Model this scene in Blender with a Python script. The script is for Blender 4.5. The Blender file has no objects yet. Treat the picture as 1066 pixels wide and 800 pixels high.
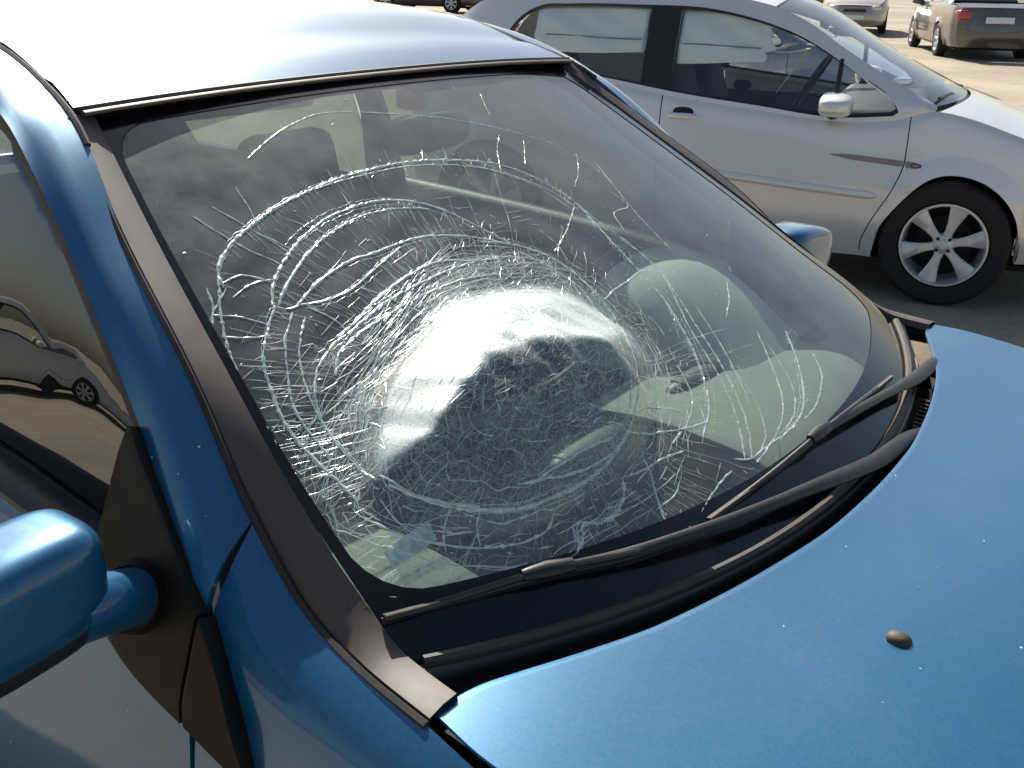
import bpy, bmesh, math, random
import numpy as np
from mathutils import Vector, Matrix

scn = bpy.context.scene
COL = scn.collection
rad = math.radians
RNG = np.random.default_rng(7)
random.seed(7)

# ------------------------------------------------------------------ camera
CAM = dict(loc=(0.587, -1.315, 1.61), yaw=126.836, pitch=-21.661, roll=0.926, lens=37.43)
def make_camera():
    y, p, ro = rad(CAM['yaw']), rad(CAM['pitch']), rad(CAM['roll'])
    f = Vector((math.cos(p)*math.cos(y), math.cos(p)*math.sin(y), math.sin(p)))
    r = Vector((math.sin(y), -math.cos(y), 0)); u = r.cross(f)
    r2 = math.cos(ro)*r + math.sin(ro)*u; u2 = -math.sin(ro)*r + math.cos(ro)*u
    cd = bpy.data.cameras.new('camera'); co = bpy.data.objects.new('camera', cd); COL.objects.link(co)
    m = Matrix((r2, u2, -f)).transposed().to_4x4(); m.translation = Vector(CAM['loc']); co.matrix_world = m
    cd.sensor_fit = 'HORIZONTAL'; cd.sensor_width = 36; cd.lens = CAM['lens']
    cd.clip_start = 0.02; cd.clip_end = 3000
    cd.dof.use_dof = False
    scn.camera = co
make_camera()

# ------------------------------------------------------------------ sky, sun, exposure
SUN_AZ, SUN_EL = 142.0, 41.0
w = bpy.data.worlds.new('World'); scn.world = w; w.use_nodes = True
nt = w.node_tree; bg = nt.nodes['Background']
sky = nt.nodes.new('ShaderNodeTexSky'); sky.sky_type = 'NISHITA'; sky.sun_disc = False
sky.sun_elevation = rad(SUN_EL); sky.sun_rotation = rad(90 - SUN_AZ)
sky.air_density = 1.0; sky.dust_density = 2.0; sky.ozone_density = 1.0
nt.links.new(sky.outputs[0], bg.inputs[0]); bg.inputs[1].default_value = 0.072
sl = bpy.data.lights.new('sun', 'SUN'); sl.energy = 4.8; sl.angle = rad(0.53); sl.color = (1.0, 0.94, 0.84)
so = bpy.data.objects.new('sun', sl); COL.objects.link(so)
sd = Vector((math.cos(rad(SUN_EL))*math.cos(rad(SUN_AZ)), math.cos(rad(SUN_EL))*math.sin(rad(SUN_AZ)), math.sin(rad(SUN_EL))))
so.rotation_euler = sd.to_track_quat('Z', 'Y').to_euler()
scn.view_settings.view_transform = 'Standard'; scn.view_settings.look = 'None'
scn.view_settings.exposure = 0.70; scn.view_settings.gamma = 1.0
scn.render.engine = 'CYCLES'
scn.cycles.transparent_max_bounces = 16; scn.cycles.max_bounces = 7

# ------------------------------------------------------------------ helpers
def itp(tab, x):
    tab = np.asarray(tab, float); X = tab[:, 0]; V = tab[:, 1:]; x = np.atleast_1d(np.asarray(x, float))
    h = np.diff(X)[:, None]; d = np.diff(V, axis=0)/h; n = len(X)
    m = np.zeros_like(V); m[0] = d[0]; m[-1] = d[-1]
    for i in range(1, n-1):
        a, b = d[i-1], d[i]; ok = (a*b) > 0
        m[i] = np.where(ok, 2*a*b/np.where(ok, a+b, 1), 0)
    i = np.clip(np.searchsorted(X, x)-1, 0, n-2); t = ((x-X[i])/(X[i+1]-X[i]))[:, None]; t = np.clip(t, -.3, 1.3); H = h[i]
    return (2*t**3-3*t**2+1)*V[i]+(t**3-2*t**2+t)*H*m[i]+(-2*t**3+3*t**2)*V[i+1]+(t**3-t**2)*H*m[i+1]
def it1(tab, x): return itp(tab, x)[:, 0]
def resample(pts, n, smooth=True):
    pts = np.asarray(pts, float)
    s = np.r_[0, np.cumsum(np.linalg.norm(np.diff(pts, axis=0), axis=1))]
    q = np.linspace(0, s[-1], n)
    if not smooth: return np.stack([np.interp(q, s, pts[:, k]) for k in range(pts.shape[1])], 1)
    # Catmull-Rom style tangents
    m = np.gradient(pts, s, axis=0)
    i = np.clip(np.searchsorted(s, q)-1, 0, len(s)-2); h = (s[i+1]-s[i])[:, None]; t = ((q-s[i])[:, None])/h
    return (2*t**3-3*t**2+1)*pts[i]+(t**3-2*t**2+t)*h*m[i]+(-2*t**3+3*t**2)*pts[i+1]+(t**3-t**2)*h*m[i+1]

def tag(o, label=None, cat=None, group=None, kind=None):
    if label: o['label'] = label
    if cat: o['category'] = cat
    if group: o['group'] = group
    if kind: o['kind'] = kind
    return o
def empty(name, loc=(0, 0, 0), rz=0, parent=None):
    o = bpy.data.objects.new(name, None); COL.objects.link(o); o.location = loc; o.rotation_euler = (0, 0, rz)
    o.empty_display_size = .1; o.parent = parent
    return o
def link(name, V, F, mat, parent=None, smooth=True, solid=0, split=35, out=None, bevel=0, offset=-1, mat2=None):
    V = np.asarray(V, float).reshape(-1, 3).tolist()
    me = bpy.data.meshes.new(name); me.from_pydata(V, [], F); me.update()
    if out is not None:
        nn = np.zeros(len(me.polygons)*3); me.polygons.foreach_get('normal', nn); nn = nn.reshape(-1, 3)
        ar = np.zeros(len(me.polygons)); me.polygons.foreach_get('area', ar)
        if callable(out):
            cc = np.zeros(len(me.polygons)*3); me.polygons.foreach_get('center', cc); cc = cc.reshape(-1, 3)
            sgn = (np.array([out(p) for p in cc])*nn).sum(1)@ar
        else: sgn = (nn@np.array(out))@ar
        if sgn < 0: me.flip_normals()
    me.materials.append(mat)
    if mat2: me.materials.append(mat2)
    if smooth: me.polygons.foreach_set('use_smooth', [True]*len(me.polygons))
    o = bpy.data.objects.new(name, me); COL.objects.link(o); o.parent = parent
    if solid:
        md = o.modifiers.new('solid', 'SOLIDIFY'); md.thickness = solid; md.offset = offset
        if mat2: md.material_offset = 1; md.material_offset_rim = 1
    if bevel:
        md = o.modifiers.new('bevel', 'BEVEL'); md.width = bevel; md.segments = 2; md.limit_method = 'ANGLE'; md.angle_limit = rad(40)
    if smooth and split:
        md = o.modifiers.new('split', 'EDGE_SPLIT'); md.split_angle = rad(split)
    return o
def grid(name, P, mat, parent=None, wrap=False, **k):
    P = np.asarray(P, float); n, m = P.shape[:2]
    F = [(i*m+j, i*m+j+1, (i+1)*m+j+1, (i+1)*m+j) for i in range(n-1) for j in range(m-1)]
    if wrap: F += [(i*m+m-1, i*m, (i+1)*m, (i+1)*m+m-1) for i in range(n-1)]
    return link(name, P.reshape(-1, 3), F, mat, parent, **k)
def loft(name, curves, n, rows, mat, parent=None, smooth_rows=True, **k):
    C = np.stack([resample(c, n) for c in curves])      # rows x n x 3
    if rows > len(curves):
        C = np.stack([resample(C[:, j], rows, smooth_rows and len(curves) > 2) for j in range(n)], 1)
    return grid(name, C, mat, parent, **k)
def mir(P, s):
    P = np.array(P, float); P[..., 1] *= s; return P
def tube(name, pts, r, mat, parent=None, seg=8, cap=True, flat=1.0, up=(0, 0, 1), **k):
    pts = np.asarray(pts, float); n = len(pts); r = np.broadcast_to(r, (n,))
    T = np.gradient(pts, axis=0); T /= np.linalg.norm(T, axis=1)[:, None]
    up = np.array(up, float); V = []
    for i in range(n):
        a = np.cross(T[i], up); a /= np.linalg.norm(a)+1e-9; b = np.cross(a, T[i])
        for j in range(seg):
            t = 2*math.pi*(j+.5)/seg
            V.append(pts[i]+r[i]*(math.cos(t)*a+flat*math.sin(t)*b))
    F = [(i*seg+j, i*seg+(j+1) % seg, (i+1)*seg+(j+1) % seg, (i+1)*seg+j) for i in range(n-1) for j in range(seg)]
    if cap: F += [tuple(range(seg)), tuple(range((n-1)*seg, n*seg))]
    o = link(name, V, F, mat, parent, **k)
    return o
def fixn(o):
    bm = bmesh.new(); bm.from_mesh(o.data); bmesh.ops.recalc_face_normals(bm, faces=bm.faces); bm.to_mesh(o.data); bm.free(); return o
def rbox(name, c, s, mat, parent=None, r=.01, taper=None, rot=None):
    bm = bmesh.new(); bmesh.ops.create_cube(bm, size=1)
    for v in bm.verts:
        v.co = Vector((v.co.x*s[0], v.co.y*s[1], v.co.z*s[2]))
        if taper and v.co.z > 0: v.co.x *= taper; v.co.y *= taper
    if r: bmesh.ops.bevel(bm, geom=bm.edges[:], offset=r, segments=3, profile=.5, affect='EDGES')
    if rot is not None: bmesh.ops.rotate(bm, verts=bm.verts, matrix=rot)
    bmesh.ops.translate(bm, verts=bm.verts, vec=Vector(c))
    me = bpy.data.meshes.new(name); bm.to_mesh(me); bm.free(); me.materials.append(mat)
    me.polygons.foreach_set('use_smooth', [True]*len(me.polygons))
    o = bpy.data.objects.new(name, me); COL.objects.link(o); o.parent = parent
    md = o.modifiers.new('split', 'EDGE_SPLIT'); md.split_angle = rad(50)
    return o
def lathe(name, prof, mat, parent=None, seg=40, axis='y', loc=(0, 0, 0), **k):
    V = []; n = len(prof)
    for i in range(seg):
        t = 2*math.pi*i/seg
        for (rr, a) in prof: V.append((loc[0]+rr*math.cos(t), loc[1]+a, loc[2]+rr*math.sin(t)))
    F = [(i*n+j, i*n+j+1, ((i+1) % seg)*n+j+1, ((i+1) % seg)*n+j) for i in range(seg) for j in range(n-1)]
    return fixn(link(name, V, F, mat, parent, **k))
def ellipsoid(name, c, s, mat, parent=None, e=1.0, nu=24, nv=16, fn=None):
    V = []
    def sp(a, p): return math.copysign(abs(a)**p, a)
    for i in range(nv+1):
        ph = -math.pi/2+math.pi*i/nv
        for j in range(nu):
            th = 2*math.pi*j/nu
            p = np.array([sp(math.cos(ph), e)*sp(math.cos(th), e), sp(math.cos(ph), e)*sp(math.sin(th), e), sp(math.sin(ph), e)])*s
            if fn: p = fn(p)
            V.append(p+np.array(c))
    F = [(i*nu+j, i*nu+(j+1) % nu, (i+1)*nu+(j+1) % nu, (i+1)*nu+j) for i in range(nv) for j in range(nu)]
    return link(name, V, F, mat, parent, split=0)

# ------------------------------------------------------------------ materials
def newmat(name):
    m = bpy.data.materials.new(name); m.use_nodes = True
    return m, m.node_tree.nodes, m.node_tree.links, m.node_tree.nodes['Principled BSDF']
def N(ns, t, **k):
    n = ns.new(t)
    for a, b in k.items(): setattr(n, a, b)
    return n
def noise(ns, ls, scale, detail=4, rough=.55, coord='Object', dist=0):
    tc = N(ns, 'ShaderNodeTexCoord'); n = N(ns, 'ShaderNodeTexNoise'); n.inputs['Scale'].default_value = scale
    n.inputs['Detail'].default_value = detail; n.inputs['Roughness'].default_value = rough; n.inputs['Distortion'].default_value = dist
    ls.new(tc.outputs[coord], n.inputs['Vector']); return n
def ramp(ns, ls, src, stops):
    r = N(ns, 'ShaderNodeValToRGB'); e = r.color_ramp.elements
    while len(e) < len(stops): e.new(.5)
    for el, (p, c) in zip(e, stops):
        el.position = p; el.color = (c, c, c, 1) if isinstance(c, (int, float)) else (*c, 1)
    ls.new(src, r.inputs[0]); return r
def mixc(ns, ls, fac, a, b):
    m = N(ns, 'ShaderNodeMix', data_type='RGBA')
    for sock, v in ((m.inputs['Factor'], fac), (m.inputs['A'], a), (m.inputs['B'], b)):
        if hasattr(v, 'links') or hasattr(v, 'is_linked'): ls.new(v, sock)
        elif isinstance(v, (int, float)): sock.default_value = v
        else: sock.default_value = (*v, 1)
    return m.outputs['Result']
def plain(name, col, rough=.5, metal=0, coat=0, var=.12, scale=30, bump=0, bscale=300, spec=.5):
    m, ns, ls, b = newmat(name)
    n = noise(ns, ls, scale)
    lo = tuple(c*(1-var) for c in col); hi = tuple(min(1, c*(1+var)) for c in col)
    ls.new(mixc(ns, ls, n.outputs[0], lo, hi), b.inputs['Base Color'])
    r = ramp(ns, ls, n.outputs[0], [(0.2, max(0, rough-.06)), (.8, min(1, rough+.06))]); ls.new(r.outputs[0], b.inputs['Roughness'])
    b.inputs['Metallic'].default_value = metal; b.inputs['Coat Weight'].default_value = coat; b.inputs['Coat Roughness'].default_value = .05
    b.inputs['Specular IOR Level'].default_value = spec
    if bump:
        n2 = noise(ns, ls, bscale, 3); bp = N(ns, 'ShaderNodeBump'); bp.inputs['Strength'].default_value = bump; bp.inputs['Distance'].default_value = .002
        ls.new(n2.outputs[0], bp.inputs['Height']); ls.new(bp.outputs[0], b.inputs['Normal'])
    return m
def paint(name, col, metal=.5, rough=.34, dust=.25, specks=True, flake=.12, dustcol=(.55, .5, .44)):
    m, ns, ls, b = newmat(name)
    tc = N(ns, 'ShaderNodeTexCoord')
    # metallic flake
    vo = N(ns, 'ShaderNodeTexVoronoi'); vo.inputs['Scale'].default_value = 900; ls.new(tc.outputs['Object'], vo.inputs['Vector'])
    lo = tuple(c*(1-flake) for c in col); hi = tuple(min(1, c*(1+flake)) for c in col)
    sep = N(ns, 'ShaderNodeSeparateColor'); ls.new(vo.outputs['Color'], sep.inputs[0])
    base = mixc(ns, ls, sep.outputs[0], lo, hi)
    # dust film, patchy
    n1 = noise(ns, ls, 3.2, 6, .65, dist=.6); n2 = noise(ns, ls, 170, 5, .7)
    mm = N(ns, 'ShaderNodeMath', operation='MULTIPLY'); ls.new(n1.outputs[0], mm.inputs[0]); ls.new(n2.outputs[0], mm.inputs[1])
    dr = ramp(ns, ls, mm.outputs[0], [(.15, 0.0), (.45, dust)])
    base = mixc(ns, ls, dr.outputs[0], base, dustcol)
    if specks:
        v2 = N(ns, 'ShaderNodeTexVoronoi'); v2.inputs['Scale'].default_value = 40; v2.inputs['Randomness'].default_value = 1
        ls.new(tc.outputs['Object'], v2.inputs['Vector'])
        s2 = N(ns, 'ShaderNodeSeparateColor'); ls.new(v2.outputs['Color'], s2.inputs[0])
        # speck size depends on the cell: most cells have none
        sz = N(ns, 'ShaderNodeMath', operation='POWER'); sz.inputs[1].default_value = 4; ls.new(s2.outputs[1], sz.inputs[0])
        sc = N(ns, 'ShaderNodeMath', operation='MULTIPLY'); sc.inputs[1].default_value = .065; ls.new(sz.outputs[0], sc.inputs[0])
        lt = N(ns, 'ShaderNodeMath', operation='LESS_THAN'); ls.new(v2.outputs['Distance'], lt.inputs[0]); ls.new(sc.outputs[0], lt.inputs[1])
        base = mixc(ns, ls, lt.outputs[0], base, (.72, .74, .72))
    ls.new(base, b.inputs['Base Color'])
    rr = ramp(ns, ls, mm.outputs[0], [(.15, rough), (.5, min(1, rough+.05))]); ls.new(rr.outputs[0], b.inputs['Roughness'])
    b.inputs['Metallic'].default_value = metal
    b.inputs['Coat Weight'].default_value = 1; b.inputs['Coat Roughness'].default_value = .06; b.inputs['Coat IOR'].default_value = 1.5
    return m
def schlick(ns, ls, f0, power=5):
    g = N(ns, 'ShaderNodeNewGeometry'); d = N(ns, 'ShaderNodeVectorMath', operation='DOT_PRODUCT')
    ls.new(g.outputs['Incoming'], d.inputs[0]); ls.new(g.outputs['Normal'], d.inputs[1])
    a = N(ns, 'ShaderNodeMath', operation='ABSOLUTE'); ls.new(d.outputs['Value'], a.inputs[0])
    o = N(ns, 'ShaderNodeMath', operation='SUBTRACT'); o.inputs[0].default_value = 1; ls.new(a.outputs[0], o.inputs[1])
    p = N(ns, 'ShaderNodeMath', operation='POWER'); p.inputs[1].default_value = power; ls.new(o.outputs[0], p.inputs[0])
    q = N(ns, 'ShaderNodeMath', operation='MULTIPLY_ADD'); q.inputs[1].default_value = 1-f0; q.inputs[2].default_value = f0; ls.new(p.outputs[0], q.inputs[0])
    return q.outputs[0]
def glass(name, tint=(.8, .88, .84), f0=.07, dust=.04, dcol=(.7, .68, .62), rough=.0):
    m, ns, ls, b = newmat(name); ns.remove(b); out = ns['Material Output']
    tr = N(ns, 'ShaderNodeBsdfTransparent'); tr.inputs[0].default_value = (*tint, 1)
    gl = N(ns, 'ShaderNodeBsdfGlossy'); gl.inputs['Roughness'].default_value = rough; gl.inputs[0].default_value = (1, 1, 1, 1)
    mx = N(ns, 'ShaderNodeMixShader'); ls.new(schlick(ns, ls, f0), mx.inputs[0]); ls.new(tr.outputs[0], mx.inputs[1]); ls.new(gl.outputs[0], mx.inputs[2])
    df = N(ns, 'ShaderNodeBsdfDiffuse'); df.inputs[0].default_value = (*dcol, 1)
    tl = N(ns, 'ShaderNodeBsdfTranslucent'); tl.inputs[0].default_value = (*dcol, 1)
    dm0 = N(ns, 'ShaderNodeMixShader'); dm0.inputs[0].default_value = .4; ls.new(df.outputs[0], dm0.inputs[1]); ls.new(tl.outputs[0], dm0.inputs[2])
    g2 = N(ns, 'ShaderNodeBsdfGlossy'); g2.inputs['Roughness'].default_value = .45; g2.inputs[0].default_value = (*dcol, 1)
    dm = N(ns, 'ShaderNodeMixShader'); dm.inputs[0].default_value = .35; ls.new(dm0.outputs[0], dm.inputs[1]); ls.new(g2.outputs[0], dm.inputs[2])
    n1 = noise(ns, ls, 9, 6, .7); r = ramp(ns, ls, n1.outputs[0], [(.3, dust*.4), (.75, dust*1.8)])
    m2 = N(ns, 'ShaderNodeMixShader'); ls.new(r.outputs[0], m2.inputs[0]); ls.new(mx.outputs[0], m2.inputs[1]); ls.new(dm.outputs[0], m2.inputs[2])
    ls.new(m2.outputs[0], out.inputs[0]); m['_mix'] = 1
    return m, ns, ls, m2, out, dm
def clear(name, tint):
    m, ns, ls, b = newmat(name); ns.remove(b); tr = N(ns, 'ShaderNodeBsdfTransparent'); tr.inputs[0].default_value = (*tint, 1)
    n = noise(ns, ls, 4); ls.new(mixc(ns, ls, n.outputs[0], tuple(t*.98 for t in tint), tint), tr.inputs[0])
    ls.new(tr.outputs[0], ns['Material Output'].inputs[0]); return m

M = {}
M['blue'] = paint('blue metallic paint', (.0042, .110, .230), metal=.40, rough=.37, dust=.05)
M['silver'] = paint('silver metallic paint', (.80, .775, .74), metal=.3, rough=.36, dust=.10, specks=False)
M['white'] = paint('white paint', (.75, .75, .74), metal=0, rough=.4, dust=.2, specks=False)
M['dgrey'] = paint('dark grey paint', (.10, .09, .085), metal=.4, rough=.35, dust=.10, specks=False)
M['maroon'] = paint('dull maroon paint', (.10, .05, .055), metal=.4, rough=.4, dust=.12, specks=False)
M['bluegrey'] = paint('blue grey paint', (.16, .19, .25), metal=.5, rough=.35, dust=.1, specks=False)
M['beige'] = paint('pale beige paint', (.45, .42, .37), metal=.4, rough=.4, dust=.3, specks=False)
M['black'] = plain('black plastic', (.018, .018, .018), .45, bump=.15, bscale=500)
M['satin'] = plain('satin black trim', (.02, .02, .02), .32)
M['trim'] = plain('weathered black pillar trim', (.075, .056, .046), .52, var=.25, scale=25, bump=.05, bscale=900)
M['rubber'] = plain('rubber', (.022, .02, .018), .6, var=.3)
M['dusty'] = plain('dusty black plastic', (.055, .045, .035), .6, var=.6, scale=22, bump=.2)
M['tyre'] = plain('tyre rubber', (.012, .0115, .011), .75, var=.3)
M['alloy'] = plain('alloy wheel', (.66, .65, .64), .35, metal=.5, var=.15)
M['dark'] = plain('dark underside', (.012, .012, .012), .8)
M['cabin'] = plain('grey cabin fabric', (.05, .05, .054), .9, var=.25, bump=.3, bscale=600)
M['cabin2'] = plain('dark seat fabric', (.032, .032, .036), .95, var=.3, bump=.4, bscale=500)
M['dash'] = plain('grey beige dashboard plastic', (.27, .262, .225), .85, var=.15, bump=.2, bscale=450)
M['dash_shade'] = plain('dashboard plastic darkened as dome shade', (.012, .012, .013), .95, var=.2, bump=.2, bscale=450, spec=.06)  # near black stands in for the dome's shade on the passenger side
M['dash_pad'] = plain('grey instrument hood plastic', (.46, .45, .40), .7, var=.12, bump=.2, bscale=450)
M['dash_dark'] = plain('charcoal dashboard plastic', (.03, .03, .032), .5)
M['chrome'] = plain('chrome', (.7, .7, .7), .12, metal=1, var=.03)
def paper_mat():
    m, ns, ls, b = newmat('old white paper'); ns.remove(b)
    n = noise(ns, ls, 7, 5, .65); c = mixc(ns, ls, n.outputs[0], (.84, .88, .82), (.97, .98, .95))
    d = N(ns, 'ShaderNodeBsdfDiffuse'); t = N(ns, 'ShaderNodeBsdfTranslucent'); ls.new(c, d.inputs[0]); ls.new(c, t.inputs[0])
    x = N(ns, 'ShaderNodeMixShader'); x.inputs[0].default_value = .12; ls.new(d.outputs[0], x.inputs[1]); ls.new(t.outputs[0], x.inputs[2])
    ls.new(x.outputs[0], ns['Material Output'].inputs[0]); return m
M['paper'] = paper_mat()
M['label'] = plain('pale sticker', (.62, .68, .74), .6, var=.15, scale=90)
M['red'] = plain('red lamp plastic', (.35, .015, .02), .15, coat=1)
M['lamp'] = plain('clear lamp lens', (.65, .66, .68), .08, coat=1, spec=.8)
M['plate'] = plain('white number plate', (.75, .75, .72), .4, var=.05)
M['decal'] = plain('faded brown decal', (.28, .24, .22), .5, var=.25, scale=40)
M['belt'] = plain('pale seat belt', (.55, .54, .5), .7)
M['sideglass'] = glass('side window glass', tint=(.26, .28, .26), f0=.16, dust=.01)[0]
M['carglass'] = glass('tinted car glass', tint=(.93, .97, .95), f0=.06, dust=.012)[0]
M['inner'] = clear('inner glass face', (.93, .97, .95))

# ------------------------------------------------------------------ ground
def make_ground():
    m, ns, ls, b = newmat('asphalt with sandy dust')
    n1 = noise(ns, ls, .35, 6, .6); n2 = noise(ns, ls, 60, 6, .75); n3 = noise(ns, ls, 5, 5, .65)
    v = N(ns, 'ShaderNodeTexVoronoi'); v.inputs['Scale'].default_value = 70
    tc = N(ns, 'ShaderNodeTexCoord'); ls.new(tc.outputs['Object'], v.inputs['Vector'])
    sp = N(ns, 'ShaderNodeSeparateColor'); ls.new(v.outputs['Color'], sp.inputs[0])
    agg = mixc(ns, ls, sp.outputs[0], (.13, .113, .088), (.32, .28, .215))
    agg = mixc(ns, ls, ramp(ns, ls, n2.outputs[0], [(.35, 0), (.7, .7)]).outputs[0], agg, (.30, .25, .175))
    sand = ramp(ns, ls, n1.outputs[0], [(.42, 0.15), (.62, .75)])
    c = mixc(ns, ls, sand.outputs[0], agg, (.47, .38, .275))
    c = mixc(ns, ls, ramp(ns, ls, n3.outputs[0], [(.55, 0), (.8, .35)]).outputs[0], c, (.11, .10, .088))
    ls.new(c, b.inputs['Base Color']); b.inputs['Roughness'].default_value = .92
    bp = N(ns, 'ShaderNodeBump'); bp.inputs['Strength'].default_value = .6; bp.inputs['Distance'].default_value = .006
    ls.new(n2.outputs[0], bp.inputs['Height']); ls.new(bp.outputs[0], b.inputs['Normal'])
    S = 900
    # finer squares near the cars with slight unevenness
    xs = np.r_[-S, -200, np.linspace(-60, 40, 60), 200, S]; ys = np.r_[-S, -200, np.linspace(-40, 70, 60), 200, S]
    P = np.zeros((len(xs), len(ys), 3))
    for i, x in enumerate(xs):
        for j, y in enumerate(ys):
            d = math.hypot(x+1, y-2); k = min(1, max(0, (d-9)/10)) if d < 80 else 0
            P[i, j] = (x, y, .03*k*math.sin(x*.31+1)*math.sin(y*.27))
    tag(grid('ground', P, m, out=(0, 0, 1)), kind='structure')
make_ground()

# ------------------------------------------------------------------ windshield surface of the blue car (car frame = world)
ET = [(0, 0, .69, .975), (.127, -.086, .68, 1.034), (.288, -.195, .66, 1.10), (.465, -.315, .63, 1.18), (.737, -.5, .58, 1.298), (1, -.678, .525, 1.413)]
def S0(u, v):
    u = np.atleast_1d(u).astype(float); v = np.atleast_1d(v).astype(float)
    e = itp(ET, v); b = 4*v*(1-v)*.012
    cx = .177+(-.66-.177)*v+b*.5; cz = .955+(1.432-.955)*v+b*.87
    k = 1-np.abs(u)**2.2
    return np.stack([e[:, 0]+(cx-e[:, 0])*k, u*e[:, 1], e[:, 2]+(cz-e[:, 2])*k], -1)
# dome outline: centre and two conjugate half axes, metres along the sheet (u*.62, v*.96)
SC = np.array([.62, .96]); DC = np.array([-.335, .302]); DA = np.array([.180, -.035]); DB = np.array([.118, .180]); BH = .066
DI = np.linalg.inv(np.stack([DA, DB], 1))
BU, BV = DC/SC
PA, PM, PB = np.array([-.80, .265]), np.array([-.585, .345]), np.array([-.365, .325])      # crest of the dome
def polar(u, v):
    q = DI@(np.stack([np.ravel(u), np.ravel(v)], 0)*SC[:, None]-DC[:, None])
    th = np.arctan2(q[1], q[0])
    return np.hypot(q[0], q[1])/(1+.05*np.sin(2*th+.6)+.04*np.sin(3*th+2.0)+.02*np.sin(7*th)), th
def unpolar(r, th):
    r = np.asarray(r)*(1+.05*np.sin(2*th+.6)+.04*np.sin(3*th+2.0)+.02*np.sin(7*th))
    q = np.outer(r*np.cos(th), DA)+np.outer(r*np.sin(th), DB)+DC
    return q/SC
def bulge(u, v):
    r, th = polar(u, v)
    # distance to the crest in metres, and distance left to the rim
    p = np.stack([u, v], -1)*SC; A_ = PA*SC; B_ = PB*SC; ab = B_-A_
    t = np.clip(((p-A_)@ab)/(ab@ab), 0, 1); arch = (PM*SC-(A_+B_)/2)*(4*t*(1-t))[:, None]
    d = np.linalg.norm(p-(A_+t[:, None]*ab+arch), axis=1); d = np.sqrt(d*d+.005**2)-.005
    rim = np.clip(1-r, 0, 1)*.20
    s = d/(d+rim+1e-6)
    top = 1-.25*np.abs(2*t-1)**2
    h = BH*np.clip(1-s, 0, 1)**.95*top*np.clip((1.0-r)/.06, 0, 1)**.5
    h = np.where(r < 1, h, 0)
    # slight general rise of the broken sheet around the dome
    h = h + .012*np.exp(-(r/1.5)**2)
    # crushed facets
    h = h + np.clip(1.15-r, 0, 1)*(.0020*np.sin(61*u+23*v+3*np.sin(17*v))+.0016*np.sin(37*u-71*v+2*np.sin(29*u))+.0010*np.sin(130*u+90*v))
    h = h + .0016*np.exp(-np.clip(r-1, 0, 9)*1.4)*np.sin(14*r+2*np.sin(3*th))
    return h*np.clip((1-np.abs(u))/.08, 0, 1)*np.clip(v/.06, 0, 1)
def nrm0(u, v):
    d = 1e-4
    a = S0(u+d, v)-S0(u-d, v); b = S0(u, v+d)-S0(u, v-d)
    n = np.cross(a, b); return n/np.linalg.norm(n, axis=1)[:, None]
def S1(u, v, off=0.):
    u = np.atleast_1d(u).astype(float); v = np.atleast_1d(v).astype(float)
    return S0(u, v)+nrm0(u, v)*(bulge(u, v)+off)[:, None]
def nrm1(u, v):
    d = 1e-3
    a = S1(u+d, v)-S1(u-d, v); b = S1(u, v+d)-S1(u, v-d)
    n = np.cross(a, b); return n/np.linalg.norm(n, axis=1)[:, None]

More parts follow.
